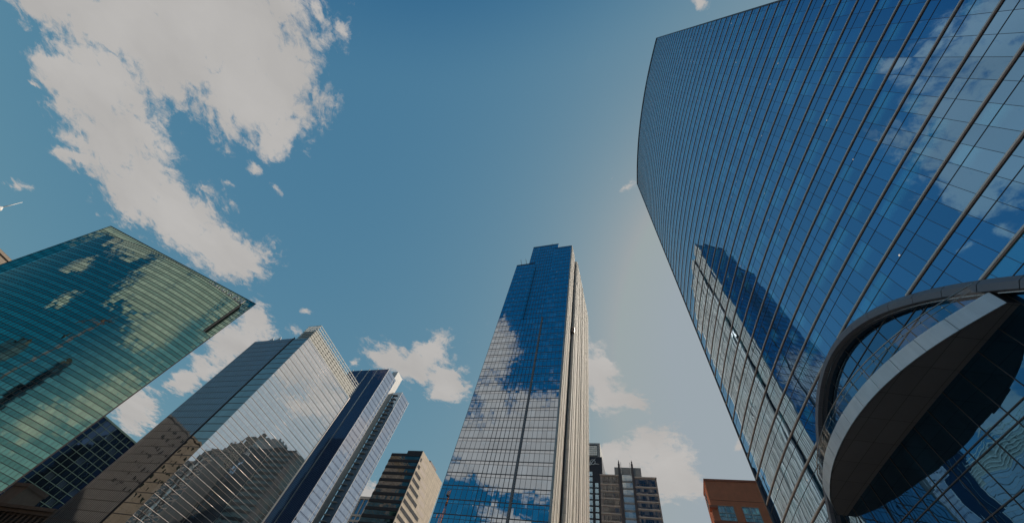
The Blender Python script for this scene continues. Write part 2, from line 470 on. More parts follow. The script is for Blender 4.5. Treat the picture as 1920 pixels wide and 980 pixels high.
M['rim'] = solid('pale_grey_rim_panel', (0.84, 0.85, 0.86), 0.42, 0.3, 0.05, 0.5, 0.22)
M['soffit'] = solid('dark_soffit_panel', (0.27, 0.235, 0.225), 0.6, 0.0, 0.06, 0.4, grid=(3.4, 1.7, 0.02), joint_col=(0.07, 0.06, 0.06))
M['lining'] = solid('white_reveal_lining', (0.66, 0.66, 0.66), 0.6, 0.0, 0.04)
M['steel'] = solid('stainless_rail', (0.55, 0.50, 0.46), 0.25, 0.9, 0.05)
M['rail_glass'] = rail_glass('clear_balustrade_glass')
M['beige'] = solid('beige_stone', (0.50, 0.40, 0.31), 0.8, 0.0, 0.12, 0.2, 0.25, grid=(3.0, 4.25, 0.05))
M['brown_dark'] = solid('dark_brown_cladding', (0.050, 0.036, 0.034), 0.6, 0.1, 0.12)
M['cream'] = solid('cream_stone', (0.66, 0.55, 0.43), 0.8, 0.0, 0.10, 0.3, 0.2, grid=(2.6, 4.25, 0.05))
M['navy'] = solid('navy_cladding', (0.020, 0.024, 0.036), 0.45, 0.2, 0.1, grid=(1.6, 3.9, 0.03))
M['grey_brown'] = solid('taupe_masonry', (0.33, 0.28, 0.255), 0.75, 0.0, 0.1, 0.3)
M['sill'] = solid('pale_spandrel', (0.58, 0.48, 0.41), 0.7, 0.0, 0.08)
M['pier'] = solid('dark_pier', (0.085, 0.072, 0.075), 0.6, 0.2, 0.1)
M['louvre'] = solid('grey_louvre', (0.46, 0.45, 0.43), 0.6, 0.2, 0.08, grid=(60, 0.5, 0.12))
M['red'] = solid('red_render', (0.80, 0.25, 0.13), 0.85, 0.0, 0.10, 0.5, 0.10, bump=0.15)
M['red_trim'] = solid('dark_red_trim', (0.52, 0.17, 0.10), 0.8, 0.0, 0.1)
M['white_frame'] = solid('off_white_frame', (0.52, 0.50, 0.47), 0.6, 0.0, 0.08)
M['brownstone'] = solid('brown_stone', (0.66, 0.46, 0.34), 0.85, 0.0, 0.18, 0.3, 0.3, grid=(2.4, 3.6, 0.35), joint_col=(0.05, 0.04, 0.04))
M['hall'] = solid('dusky_limestone', (0.40, 0.29, 0.235), 0.85, 0.0, 0.15, 0.4, 0.3)
M['hall_sunlit'] = solid('sunlit_limestone', (0.48, 0.37, 0.30), 0.85, 0.0, 0.10, 0.4, 0.2)  # paler copy of the hall stone, sunlight put into the turret's colour
M['white'] = solid('white_painted_metal', (0.75, 0.72, 0.68), 0.5, 0.0, 0.05)
M['white_ph'] = solid('white_cladding', (0.74, 0.71, 0.67), 0.6, 0.0, 0.04, grid=(3, 3, 0.03))
M['letter'] = solid('brushed_letter', (0.90, 0.88, 0.84), 0.5, 0.0, 0.04)
M['logo'] = solid('white_logo', (0.85, 0.85, 0.83), 0.6, 0.0, 0.02)
M['roof'] = solid('grey_roofing', (0.18, 0.18, 0.18), 0.9, 0.0, 0.15)
M['asphalt'] = solid('asphalt', (0.05, 0.05, 0.052), 0.9, 0.0, 0.25, 0.8)
M['paving'] = solid('stone_paving', (0.40, 0.38, 0.35), 0.85, 0.0, 0.12, 0.5, grid=(1.2, 1.2, 0.012))
M['orange'] = solid('orange_paint', (0.55, 0.17, 0.03), 0.5, 0.0, 0.1)

# ------------------------------------------------------------------ mesh helpers
class MB:
    """collects faces (with UVs in metres and a material slot) and links them as one mesh object"""
    def __init__(s):
        s.v, s.f, s.uv, s.mi = [], [], [], []
        s.smooth = set()
    def face(s, pts, uv=None, mi=0, smooth=False):
        i = len(s.v)
        s.v += [tuple(p) for p in pts]
        if smooth:
            s.smooth.add(len(s.f))
        s.f.append(tuple(range(i, i + len(pts))))
        s.uv.append(uv or [(0, 0)] * len(pts))
        s.mi.append(mi)
    def box(s, x0, x1, y0, y1, z0, z1, mi=0, top=None, u0=0.0, skip=''):
        t = mi if top is None else top
        q = s.face
        if 'f' not in skip: q([(x0, y0, z0), (x1, y0, z0), (x1, y0, z1), (x0, y0, z1)], [(u0, z0), (u0 + x1 - x0, z0), (u0 + x1 - x0, z1), (u0, z1)], mi)
        if 'b' not in skip: q([(x1, y1, z0), (x0, y1, z0), (x0, y1, z1), (x1, y1, z1)], [(0, z0), (x1 - x0, z0), (x1 - x0, z1), (0, z1)], mi)
        if 'l' not in skip: q([(x0, y1, z0), (x0, y0, z0), (x0, y0, z1), (x0, y1, z1)], [(0, z0), (y1 - y0, z0), (y1 - y0, z1), (0, z1)], mi)
        if 'r' not in skip: q([(x1, y0, z0), (x1, y1, z0), (x1, y1, z1), (x1, y0, z1)], [(0, z0), (y1 - y0, z0), (y1 - y0, z1), (0, z1)], mi)
        if 't' not in skip: q([(x0, y0, z1), (x1, y0, z1), (x1, y1, z1), (x0, y1, z1)], [(0, 0), (x1 - x0, 0), (x1 - x0, y1 - y0), (0, y1 - y0)], t)
        if 'd' not in skip: q([(x0, y1, z0), (x1, y1, z0), (x1, y0, z0), (x0, y0, z0)], [(0, 0), (x1 - x0, 0), (x1 - x0, y1 - y0), (0, y1 - y0)], mi)
    def prism(s, poly, z0, z1, mi=0, top=None, u0=0.0):
        """poly counter-clockwise seen from above"""
        u = u0
        for i in range(len(poly)):
            a, b = poly[i], poly[(i + 1) % len(poly)]
            L = math.hypot(b[0] - a[0], b[1] - a[1])
            s.face([(*a, z0), (*b, z0), (*b, z1), (*a, z1)], [(u, z0), (u + L, z0), (u + L, z1), (u, z1)], mi)
            u += L
        s.face([(*p, z1) for p in poly], [tuple(p) for p in poly], mi if top is None else top)
        s.face([(*p, z0) for p in reversed(poly)], [tuple(p) for p in reversed(poly)], mi)
    def tube(s, pts, r, n=8, mi=0, r1=None):
        pts = [Vector(p) for p in pts]
        rings = []
        for i, p in enumerate(pts):
            d = (pts[min(i + 1, len(pts) - 1)] - pts[max(i - 1, 0)]).normalized()
            a = d.orthogonal().normalized()
            if abs(d.z) < 0.9:
                a = d.cross(Vector((0, 0, 1))).normalized()
            b = d.cross(a)
            rr = r if r1 is None else r + (r1 - r) * i / (len(pts) - 1)
            rings.append([p + (a * math.cos(2 * math.pi * k / n) + b * math.sin(2 * math.pi * k / n)) * rr for k in range(n)])
        for i in range(len(rings) - 1):
            for k in range(n):
                k2 = (k + 1) % n
                s.face([rings[i][k], rings[i][k2], rings[i + 1][k2], rings[i + 1][k]], mi=mi, smooth=True)
        s.face(list(reversed(rings[0])), mi=mi)
        s.face(rings[-1], mi=mi)
    def lathe(s, prof, n=16, mi=0, c=(0, 0)):
        for i in range(len(prof) - 1):
            (r0, z0), (r1, z1) = prof[i], prof[i + 1]
            for k in range(n):
                a, b = 2 * math.pi * k / n, 2 * math.pi * (k + 1) / n
                P = lambda r, t, z: (c[0] + r * math.cos(t), c[1] + r * math.sin(t), z)
                s.face([P(r0, a, z0), P(r0, b, z0), P(r1, b, z1), P(r1, a, z1)], mi=mi, smooth=True)
    def sweep(s, rows, mi=0, smooth=False, closed=False, cap=False):
        """rows: list of point lists (same length) joined into a skin"""
        n = len(rows[0])
        for i in range(len(rows) - 1):
            for k in range(n if closed else n - 1):
                k2 = (k + 1) % n
                s.face([rows[i][k], rows[i + 1][k], rows[i + 1][k2], rows[i][k2]], mi=mi, smooth=smooth)
        if cap:
            s.face(list(rows[0]), mi=mi)
            s.face(list(reversed(rows[-1])), mi=mi)
    def build(s, name, mats, parent=None, loc=None, weld=False):
        me = bpy.data.meshes.new(name)
        me.from_pydata(s.v, [], s.f)
        ul = me.uv_layers.new(name='UVMap')
        k = 0
        flat = []
        for u in s.uv:
            for p in u:
                flat += [p[0], p[1]]
        ul.data.foreach_set('uv', flat)
        if not isinstance(mats, (list, tuple)):
            mats = [mats]
        for mt in mats:
            me.materials.append(mt)
        me.polygons.foreach_set('material_index', s.mi)
        me.polygons.foreach_set('use_smooth', [i in s.smooth for i in range(len(s.f))])
        if weld or s.smooth:
            import bmesh
            bm = bmesh.new()
            bm.from_mesh(me)
            bmesh.ops.remove_doubles(bm, verts=bm.verts, dist=0.0005)
            bm.to_mesh(me)
            bm.free()
        me.update()
        o = bpy.data.objects.new(name, me)
        COL.objects.link(o)
        if parent is not None:
            o.parent = parent
        if loc is not None:
            o.location = loc
        return o

def repeat(o, offs):
    """copies of a part at offsets from the first, under the same parent"""
    for d in offs:
        c = o.copy()
        COL.objects.link(c)
        c.parent = o.parent
        c.location = o.location + Vector(d)

def tag(o, label, cat, group=None):
    o['label'] = label
    o['category'] = cat
    if group:
        o['group'] = group
    return o

HB = R_(32.2)                                   # bearing of one street; the other runs square to it
EB = Vector((math.sin(HB), math.cos(HB), 0))
EA = Vector((EB.y, -EB.x, 0))

def thing(name, label, cat, loc, rotz=0.0, group=None):
    o = bpy.data.objects.new(name, None)
    o.empty_display_size = 3
    COL.objects.link(o)
    o.location = loc
    o.rotation_euler = (0, 0, rotz)
    return tag(o, label, cat, group)

def block(name, label, cat, a, b, group=None):
    """a building on the street grid; its own x runs along EA, its y along EB"""
    return thing(name, label, cat, EA * a + EB * b, math.atan2(EA.y, EA.x), group)

# ------------------------------------------------------------------ ground
def structure(o):
    o['kind'] = 'structure'
    return o

g = MB()
S = 6000
g.face([(-S, -S, 0), (S, -S, 0), (S, S, 0), (-S, S, 0)], [(-S, -S), (S, -S), (S, S), (-S, S)])
structure(g.build('ground', M['asphalt']))
g = MB()
g.box(-60, 40, -60, 70, -0.1, 0.13)
structure(g.build('pavement', M['paving']))

# ------------------------------------------------------------------ the curved blue tower with the arch
CX, CY, CR = 278.2835, -70.4419, 254.0751
A0 = math.atan2(52 - CY, 55.7 - CX)
SMAX, TOP = 75.9, 221.0

def cp(s, out=0.0):
    a = A0 + s / CR
    return (CX + (CR + out) * math.cos(a), CY + (CR + out) * math.sin(a))

def arch(s):
    return 39.9 - 0.0345 * (s - 35.5) ** 2

O = Vector((*cp(38), 0))
tower = thing('curved_tower', 'curved blue glass skyscraper with bronze floor fins and a grey arch over its lobby', 'skyscraper', O)

def L(s, out, z):
    x, y = cp(s, out)
    return (x - O.x, y - O.y, z)

ST = [i * 0.69 for i in range(111)]
g = MB()
for i in range(110):
    s0, s1 = ST[i], ST[i + 1]
    b0, b1 = max(arch(s0), 0.0), max(arch(s1), 0.0)
    zs = [0.0, 30.0, 60.0, 120.0, TOP]
    lo0, lo1 = b0, b1
    for zt in (45.0, 85.0, 150.0, TOP):
        g.face([L(s1, 0, lo1), L(s0, 0, lo0), L(s0, 0, zt), L(s1, 0, zt)], [(s1, lo1), (s0, lo0), (s0, zt), (s1, zt)], smooth=True)
        lo0 = lo1 = zt
g.build('glass_facade', M['glass_river'], tower)
back0 = (cp(0)[0] + 45 * math.sin(R_(118)), cp(0)[1] + 45 * math.cos(R_(118)))
back1 = (cp(SMAX)[0] + 45 * math.sin(R_(104)), cp(SMAX)[1] + 45 * math.cos(R_(104)))
g = MB()
lo = lambda p, z: (p[0] - O.x, p[1] - O.y, z)
for a, b in ((back0, cp(0)), (cp(SMAX), back1), (back1, back0)):
    ln = math.hypot(a[0] - b[0], a[1] - b[1])
    g.face([lo(a, 0), lo(b, 0), lo(b, TOP), lo(a, TOP)], [(0, 0), (ln, 0), (ln, TOP), (0, TOP)])
g.build('end_wall', M['glass_river'], tower)
g = MB()
g.face([L(s, -0.02, TOP - 0.05) for s in reversed(ST)] and [lo(cp(s, -0.02), TOP - 0.05) for s in ST] + [lo(back1, TOP - 0.05), lo(back0, TOP - 0.05)])
g.build('roof', M['roof'], tower)

def ring(g, s0, s1, z0, z1, o0, o1, mi=0, step=1.2):
    n = max(1, int((s1 - s0) / step))
    rows = []
    for i in range(n + 1):
        s = s0 + (s1 - s0) * i / n
        rows.append([L(s, o0, z0), L(s, o1, z0), L(s, o1, z1), L(s, o0, z1)])
    g.sweep(rows, mi, closed=True, cap=True)

def floor_fin(z, spans):
    g = MB()
    for s0, s1 in spans:
        ring(g, s0, s1, 0.00, 0.12, 0.0, 0.09, 0)        # bronze under-channel
        ring(g, s0, s1, 0.12, 0.27, 0.0, 0.11, 1)        # aluminium nose
        ring(g, s0, s1, 0.27, 0.31, 0.0, 0.05, 2)
    return g

def thin_line(z, spans):
    for s0, s1 in spans:
        g = MB()
        ring(g, s0, s1, -1.37, -1.31, 0.0, 0.025, 0)
        return g

def spans_at(z):
    w = math.sqrt(max(0, (39.9 - z) / 0.0345)) if z < 39.9 else 0
    if w == 0:
        return [(0.05, SMAX - 0.05)]
    return [q for q in ((0.05, 35.5 - w), (35.5 + w, SMAX - 0.05)) if q[1] - q[0] > 0.6]

FIN = [M['bronze'], M['alu'], M['dark_metal']]
LEV = [44.0 + 4.036 * k for k in range(44)]
first = floor_fin(LEV[0], spans_at(99)).build('floor_fin', FIN, tower, (0, 0, LEV[0]))
repeat(first, [(0, 0, z - LEV[0]) for z in LEV[1:]])
first = thin_line(LEV[0], spans_at(99)).build('thin_transom', M['dark_metal'], tower, (0, 0, LEV[0]))
repeat(first, [(0, 0, z - LEV[0]) for z in LEV[1:]])
for k in range(9):
    z = 39.75 - 4.3 * k
    for q in spans_at(z):
        floor_fin(z, [q]).build('floor_fin', FIN, tower, (0, 0, z))
    for q in spans_at(z - 1.3):
        thin_line(z, [q]).build('thin_transom', M['dark_metal'], tower, (0, 0, z))
# vertical mullions
s = 0.0
k = 0
while s < SMAX:
    z0 = max(0, arch(s))
    g = MB()
    rows = [[L(s - 0.018, 0, z), L(s - 0.018, 0.010, z), L(s + 0.018, 0.010, z), L(s + 0.018, 0, z)] for z in (z0, TOP)]
    g.sweep(rows, closed=True, cap=True)
    g.build('mullion', M['dark_metal'], tower)
    s += 1.63
g = MB()
ring(g, 0, SMAX, TOP - 0.5, TOP + 0.3, -0.1, 0.22)
g.build('parapet', M['thin_metal'], tower)
for s in (0.0, SMAX):
    g = MB()
    rows = [[L(s - 0.12, -0.1, z), L(s - 0.12, 0.16, z), L(s + 0.12, 0.16, z), L(s + 0.12, -0.1, z)] for z in (0, TOP)]
    g.sweep(rows, closed=True, cap=True)
    g.build('corner_trim', M['thin_metal'], tower)

# the arch
def arch_pt(s, off, out):
    """off: metres inside the curve of the arch, square to it"""
    h1 = -2 * 0.0345 * (s - 35.5)
    n = math.hypot(h1, 1)
    return L(s + off * h1 / n, out, max(arch(s) - off / n, -1.0))

half = math.sqrt((39.9 + 1) / 0.0345)
aw = [35.5 - half]
while aw[-1] < 35.5 + half:
    h1 = 2 * 0.0345 * abs(aw[-1] - 35.5)
    aw.append(aw[-1] + 2.6 / math.hypot(1, h1))
g = MB()
prof = [(-0.10, 0.0), (-0.10, 0.16), (0.34, 0.50), (0.92, 0.52), (0.98, 0.2), (0.98, -0.48)]
for s0, s1 in zip(aw[:-1], aw[1:]):
    a, b = s0 + 0.02, s1 - 0.02
    rows = [[arch_pt(a + (b - a) * i / 3, off, out) for off, out in prof] for i in range(4)]
    g.sweep(rows, closed=True, cap=True)
atrim = g.build('arch', M['arch'], tower)
g = MB()
ss = [35.5 - half + i * (2 * half) / 80 for i in range(81)]
g.sweep([[arch_pt(s, 0.0, 0.08), arch_pt(s, 0.34, 0.42), arch_pt(s, 0.90, 0.44)] for s in ss])
g.build('joint_backing', M['black'], atrim)
g = MB()
g.sweep([[arch_pt(s, 1.0, 0.12), arch_pt(s, 1.0, 0.06), arch_pt(s, 1.09, 0.06), arch_pt(s, 1.09, 0.12)] for s in ss], closed=True)
g.build('inner_bead', M['steel'], atrim)

# recessed lobby glass
g = MB()
LG = -0.45
n = 60
for i in range(n):
    s0, s1 = 2.2 + 66.6 * i / n, 2.2 + 66.6 * (i + 1) / n
    t0, t1 = max(arch(s0) - 0.6, 0.02), max(arch(s1) - 0.6, 0.02)
    g.face([L(s1, LG, 0), L(s0, LG, 0), L(s0, LG, t0), L(s1, LG, t1)], [(s1, 0), (s0, 0), (s0, t0), (s1, t1)], smooth=True)
lob = g.build('lobby_glass', M['glass_lobby'], tower)
s = 5.6
while s < 66:
    t = arch(s) - 0.9
    if t > 0.5:
        g = MB()
        rows = [[L(s - 0.028, LG, z), L(s - 0.028, LG + 0.05, z), L(s + 0.028, LG + 0.05, z), L(s + 0.028, LG, z)] for z in (0, t)]
        g.sweep(rows, closed=True, cap=True)
        g.build('mullion', M['thin_metal'], lob)
    s += 2.4
for z in (36.6, 34.6, 33.9, 24.7, 23.95, 21.2, 17.5, 14.0, 10.5, 7.0, 3.5):
    w = math.sqrt((39.9 - 0.8 - z) / 0.0345)
    g = MB()
    ring(g, 35.5 - w, 35.5 + w, z - 0.035, z + 0.035, LG, LG + 0.06)
    g.build('transom', M['thin_metal'], lob)

# the projecting terrace
OUTL = [(51.15, 0.39), (48.29, 1.80), (45.89, 2.79), (43.5, 3.51), (41.1, 4.0), (38.67, 4.26), (36.1, 4.33), (33.56, 4.20), (31.0, 3.92), (28.57, 3.5), (25.8, 2.8), (23.09, 1.9), (20.6, 0.5)]
def spline(pts, n):
    out = []
    for i in range(len(pts) - 1):
        p0, p1, p2, p3 = pts[max(i - 1, 0)], pts[i], pts[i + 1], pts[min(i + 2, len(pts) - 1)]
        for k in range(n):
            t = k / n
            out.append(tuple(0.5 * (2 * p1[j] + (p2[j] - p0[j]) * t + (2 * p0[j] - 5 * p1[j] + 4 * p2[j] - p3[j]) * t * t + (3 * p1[j] - p0[j] - 3 * p2[j] + p3[j]) * t ** 3) for j in (0, 1)))
    out.append(pts[-1])
    return out
RIM = spline(OUTL, 6)
ZB, ZT = 28.65, 30.02
terr = bpy.data.objects.new('terrace', None)
COL.objects.link(terr)
terr.parent = tower
# soffit: strips from the rim back to the glass
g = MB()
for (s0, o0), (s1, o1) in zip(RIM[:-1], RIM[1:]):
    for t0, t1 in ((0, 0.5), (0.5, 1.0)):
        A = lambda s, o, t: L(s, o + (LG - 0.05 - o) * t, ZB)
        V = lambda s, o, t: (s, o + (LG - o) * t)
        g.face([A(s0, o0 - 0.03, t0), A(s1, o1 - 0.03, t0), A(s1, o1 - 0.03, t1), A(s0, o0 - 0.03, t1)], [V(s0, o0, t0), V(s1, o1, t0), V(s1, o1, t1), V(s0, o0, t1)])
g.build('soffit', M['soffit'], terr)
g = MB()
for (s0, o0), (s1, o1) in zip(RIM[:-1], RIM[1:]):
    g.face([L(s0, o0, ZT - 0.03), L(s1, o1, ZT - 0.03), L(s1, LG, ZT - 0.03), L(s0, LG, ZT - 0.03)])
g.build('deck', M['roof'], terr)
g = MB()
cuts = list(range(0, len(RIM), 6))
for c0, c1 in zip(cuts[:-1], cuts[1:]):
    seg = RIM[c0:c1 + 1]
    d = 0.025
    seg = [((seg[0][0] - d), seg[0][1])] + seg[1:-1] + [((seg[-1][0] + d), seg[-1][1])]
    rows = [[L(s, o, ZB), L(s, o, ZT), L(s, o - 0.10, ZT), L(s, o - 0.10, ZB)] for s, o in seg]
    g.sweep(rows, closed=True, cap=True)
g.build('rim_panel', M['rim'], terr)
g = MB()
g.sweep([[L(s, o - 0.06, ZB + 0.02), L(s, o - 0.06, ZT - 0.02)] for s, o in RIM])
e0 = RIM[0]
g.face([L(e0[0], e0[1], ZB), L(e0[0], LG, ZB), L(e0[0], LG, ZT), L(e0[0], e0[1], ZT)])
g.build('rim_backing', M['pier'], terr)
g = MB()
RIN = [(s, o - 0.12) for s, o in RIM]
g.sweep([[L(s, o, ZT), L(s, o, ZT + 1.30)] for s, o in RIN])
g.build('balustrade_glass', M['rail_glass'], terr)
g = MB()
g.tube([L(s, o, ZT + 1.38) for s, o in RIN], 0.05, 6)
g.tube([L(RIN[0][0], RIN[0][1], ZT + 1.38), L(RIN[0][0] + 0.3, LG + 0.2, ZT + 1.38), L(RIN[0][0] + 0.3, LG + 0.2, ZT)], 0.035, 6)
g.tube([L(s, o - 0.06, ZT + 0.95) for s, o in RIN], 0.035, 6)
g.build('handrail', M['steel'], terr)
for k in range(1, len(RIN) - 1, 4):
    s, o = RIN[k]
    g = MB()
    g.tube([L(s, o - 0.05, ZT), L(s, o - 0.05, ZT + 1.36)], 0.03, 6)
    g.tube([L(s, o - 0.02, ZT + 0.95), L(s, o + 0.05, ZT + 0.95)], 0.07, 8)
    g.build('rail_post', M['steel'], terr)

# ------------------------------------------------------------------ the tall tower of blue glass and travertine
ct = block('glass_and_stone_tower', 'tall stepped tower of blue mirror glass with a ribbed pale stone side', 'skyscraper', -44.6, 107.5)
X = lambda a: a + 44.6
def cbox(name, mat, a0, a1, b0, b1, z0, z1, top='roof', u0=0.0):
    g = MB()
    g.box(X(a0), X(a1), b0 - 107.5, b1 - 107.5, z0, z1, 0, 1, u0)
    return g.build(name, [M[mat], M[top]], ct)
cbox('left_bay', 'glass_centre', -62.9, -50.3, 107.5, 165, 0, 200)
cbox('middle_bay', 'glass_centre', -56, -37.2, 110.5, 164.6, 0, 229.9, u0=0.7)
cbox('lower_middle_bay', 'glass_centre', -50.28, -38.52, 107.55, 110.4, 0, 141, u0=0.2)
cbox('right_bay', 'glass_centre', -38.5, -26.9, 107.5, 164.4, 0, 217.8, u0=0.9)
g = MB()
g.box(X(-26.88), X(-26.4), 0.15, 10.6, 0, 218.0)
sw = g.build('stone_flank', M['stone'], ct)
cbox('stone_mass', 'stone', -54, -24.9, 119.5, 170.6, 0, 216.5)
g = MB()
g.box(X(-26.95), X(-25.9), 10.62, 11.98, 0, 214)
g.build('gap_shade', M['black'], ct)  # solid black block standing in for the shade in the slot
g = MB()
g.box(X(-26.3), X(-24.6), 11.9, 12.9, 0, 203)
g.build('corner_pier', M['stone_light'], ct)
g = MB()
g.box(0, 0.22, 0, 0.5, 0, 217.9)
f0 = g.build('stone_rib', M['stone'], ct, (X(-26.4), 0.2, 0))
repeat(f0, [(0, 1.3 * k, 0) for k in range(1, 8)])
g = MB()
g.box(0, 0.20, 0, 0.45, 0, 216.4)
f0 = g.build('stone_rib', M['stone'], ct, (X(-24.9), 13.1, 0))
repeat(f0, [(0, 1.3 * k, 0) for k in range(1, 38)])
for y, d, w in ((15.0, 0.45, 0.8), (19.1, 0.3, 1.2), (23.3, 0.5, 0.7), (26.0, 0.28, 0.9), (30.2, 0.4, 0.9), (34.5, 0.55, 0.7), (39.6, 0.3, 1.3), (44.0, 0.45, 0.8), (49.0, 0.35, 0.9), (54.5, 0.45, 0.9), (60.0, 0.3, 0.9)):
    g = MB()
    g.box(X(-24.9), X(-24.9) + d, y, y + w, 0, 216.45)
    g.build('stone_pier', M['stone'], ct)
for y in (2.6, 6.4):
    g = MB()
    g.box(X(-26.4), X(-26.4) + 0.4, y, y + 0.6, 0, 217.95)
    g.build('stone_pier', M['stone'], ct)
g = MB()
g.box(X(-25.85), X(-24.4), 10.7, 12.2, 141.5, 145.0)
g.build('vent_panel', M['thin_metal'], ct)
# floor lines of the front
def cfloor(z):
    g = MB()
    for dz, hh, dd in ((0, 0.24, 0.07), (-1.05, 0.09, 0.05)):
        g.box(X(-62.9), X(-50.3), -dd, 0.0, dz, dz + hh) if z < 200 else None
        if z < 140.5:
            g.box(X(-50.26), X(-38.54), 0.05 - dd, 0.05, dz, dz + hh)
        else:
            g.box(X(-56 if z > 200 else -50.26), X(-38.54), 3.0 - dd, 3.0, dz, dz + hh)
        if z < 217:
            g.box(X(-38.5), X(-26.9), -dd, 0.0, dz, dz + hh)
    return g
zz = 4.15
while zz < 229:
    cfloor(zz).build('floor_line', M['thin_metal'], ct, (0, 0, zz))
    zz += 4.15
def vbar(name, mat, a, b, w, d, z0, z1, root=ct):
    g = MB()
    g.box(X(a) - w / 2, X(a) + w / 2, b - 107.5 - d, b - 107.5, z0, z1)
    return g.build(name, M[mat], root)
for k in range(7):
    vbar('mullion', 'thin_metal', -62.9 + 1.86 * k + (0.05 if k == 0 else 0), 107.5, 0.09, 0.06, 0, 200)
for k in range(8):
    a = -50.2 + 1.62 * k
    vbar('mullion', 'dark_metal', a, 107.55, 0.15, 0.10, 0, 141.2)
    vbar('mullion', 'thin_metal', a, 110.5, 0.13, 0.12, 141.2, 229.9)
for k in range(3):
    vbar('mullion', 'thin_metal', -55.6 + 1.62 * k, 110.5, 0.13, 0.12, 200, 229.9)
for k in range(1, 7):
    vbar('mullion', 'thin_metal', -38.5 + 1.70 * k, 107.5, 0.09, 0.06, 0, 217.8)
vbar('pilaster', 'pilaster', -38.75, 107.5, 0.75, 0.42, 0, 141.5)
vbar('edge_trim', 'stone_light', -26.75, 107.64, 0.5, 0.2, 0, 218.1)
g = MB()
for (a0, a1, b, z) in ((-62.9, -50.3, 107.5, 200), (-56, -37.2, 110.5, 229.9), (-38.5, -26.9, 107.5, 217.8)):
    g.box(X(a0) - 0.05, X(a1) + 0.05, b - 107.5 - 0.12, b - 107.5 + 0.3, z - 0.25, z + 0.35)
g.build('parapet', M['dark_metal'], ct)

g = MB()
g.tube([(X(-44), 8, 229.9), (X(-44), 8, 236)], 0.18, 6)
g.tube([(X(-44), 8, 236), (X(-44), 8, 243)], 0.09, 6)
g.build('roof_mast', M['dark_metal'], ct)
g = MB()
g.tube([(X(-57), 1.5, 200), (X(-57), 1.5, 203.4), (X(-57), -1.6, 204.4)], 0.16, 6)
g.tube([(X(-60.5), 1.5, 200), (X(-60.5), 1.5, 203.4), (X(-60.5), -1.6, 204.4)], 0.16, 6)
g.build('cleaning_davit', M['alu'], ct)

# ------------------------------------------------------------------ the silver mirror tower
st = block('silver_mirror_tower', 'silver mirror glass tower with white horizontal fins and an open cream roof screen', 'skyscraper', -210.3, 119)
g = MB()
g.box(-13.9, 0, 0, 61.1, 0, 156.4, 0, 1, skip='fr')
g.build('main_block', [M['glass_slate'], M['roof']], st)
g = MB()
g.face([(0, 0, 0), (0, 61.1, 0), (0, 61.1, 156.4), (0, 0, 156.4)], [(0, 0), (61.1, 0), (61.1, 156.4), (0, 156.4)])
g.build('mirror_front', M['glass_silver'], st)
g = MB()
g.face([(-13.9, 0, 0), (0, 0, 0), (0, 0, 156.4), (-13.9, 0, 156.4)], [(0, 0), (13.9, 0), (13.9, 156.4), (0, 156.4)])
g.build('glass_return', M['glass_slate'], st)
g = MB()
g.box(-52.7, -14.6, 0.4, 48, 0, 158.2, 0, 1)
g.build('dark_wing', [M['glass_dark'], M['roof']], st)
g = MB()
g.box(-14.6, -13.9, 0.9, 40, 0, 157)
g.build('gap_shade', M['black'], st)  # slot between wing and main block, its shade given as black infill
# half-round white fins
g = MB()
rows = []
for y in (-0.05, 61.1):
    rows.append([(0.22 * math.cos(t), y, 0.15 * math.sin(t)) for t in [R_(-90 + 180 * k / 10) for k in range(11)]])
for i in range(10):
    g.face([rows[0][i], rows[1][i], rows[1][i + 1], rows[0][i + 1]], smooth=True)
g.face(list(reversed(rows[0])))
g.face(rows[1])
z0 = 71.6 - 16 * 4.4
f0 = g.build('white_fin', M['white_fin'], st, (0, 0, z0))
repeat(f0, [(0, 0, 4.4 * k) for k in range(1, 36)])
g = MB()
g.box(0, 0.07, 0, 61.1, -0.05, 0.05)
f0 = g.build('thin_transom', M['taupe_fin'], st, (0, 0, z0 + 2.3))
repeat(f0, [(0, 0, 4.4 * k) for k in range(1, 35)])
g = MB()
g.box(-13.9, -0.02, -0.10, 0, -0.14, 0.14)
f0 = g.build('floor_line', M['thin_metal'], st, (0, 0, z0))
repeat(f0, [(0, 0, 4.4 * k) for k in range(1, 36)])
g = MB()
g.box(-52.7, -14.6, 0.34, 0.40, -0.10, 0.10)
f0 = g.build('wing_floor_line', M['thin_metal'], st, (0, 0, z0))
repeat(f0, [(0, 0, 4.4 * k) for k in range(1, 36)])
g = MB()
g.box(-0.07, 0.07, -0.16, 0, 0, 158.2)
f0 = g.build('vertical_fin', M['taupe_fin'], st, (-52.6, 0.4, 0))
repeat(f0, [(1.5 * k, 0, 0) for k in range(1, 26)])
g = MB()
g.box(-0.3, 0.42, 61.1, 61.6, 0, 157)
g.build('edge_trim', M['white_fin'], st)
g = MB()
g.box(-14.75, -14.35, -0.35, 0.3, 0, 158.4)
g.build('gap_trim', M['pier'], st)
# roof screen: louvred lower part, open frame above
g = MB()
for (x0, x1, y0, y1) in ((-0.25, 0.0, 0.0, 61.1), (-12, -0.25, 0.0, 0.25)):
    for z in (156.6, 158.4, 160.2, 162.0, 163.8, 165.6):
        g.box(x0, x1, y0, y1, z, z + 0.5)
    for z in (167.6, 169.6):
        g.box(x0, x1, y0, y1, z, z + 0.4)
for k in range(62):
    y = 0.1 + k * 0.985
    g.box(-0.5, -0.3, y, y + 0.35, 156.4, 166.0)
for k in range(16):
    y = 0.1 + k * 4.02
    g.box(-0.65, -0.3, y, y + 0.3, 156.4, 170.0)
for k in range(13):
    x = -12 + k * 0.95
    g.box(x, x + 0.3, 0.3, 0.5, 156.4, 169.8)
g.build('roof_screen', M['screen'], st)
g = MB()
g.box(-11.5, -0.9, 0.9, 60.4, 156.4, 165.4)
g.build('plant_room', M['screen'], st)
g = MB()
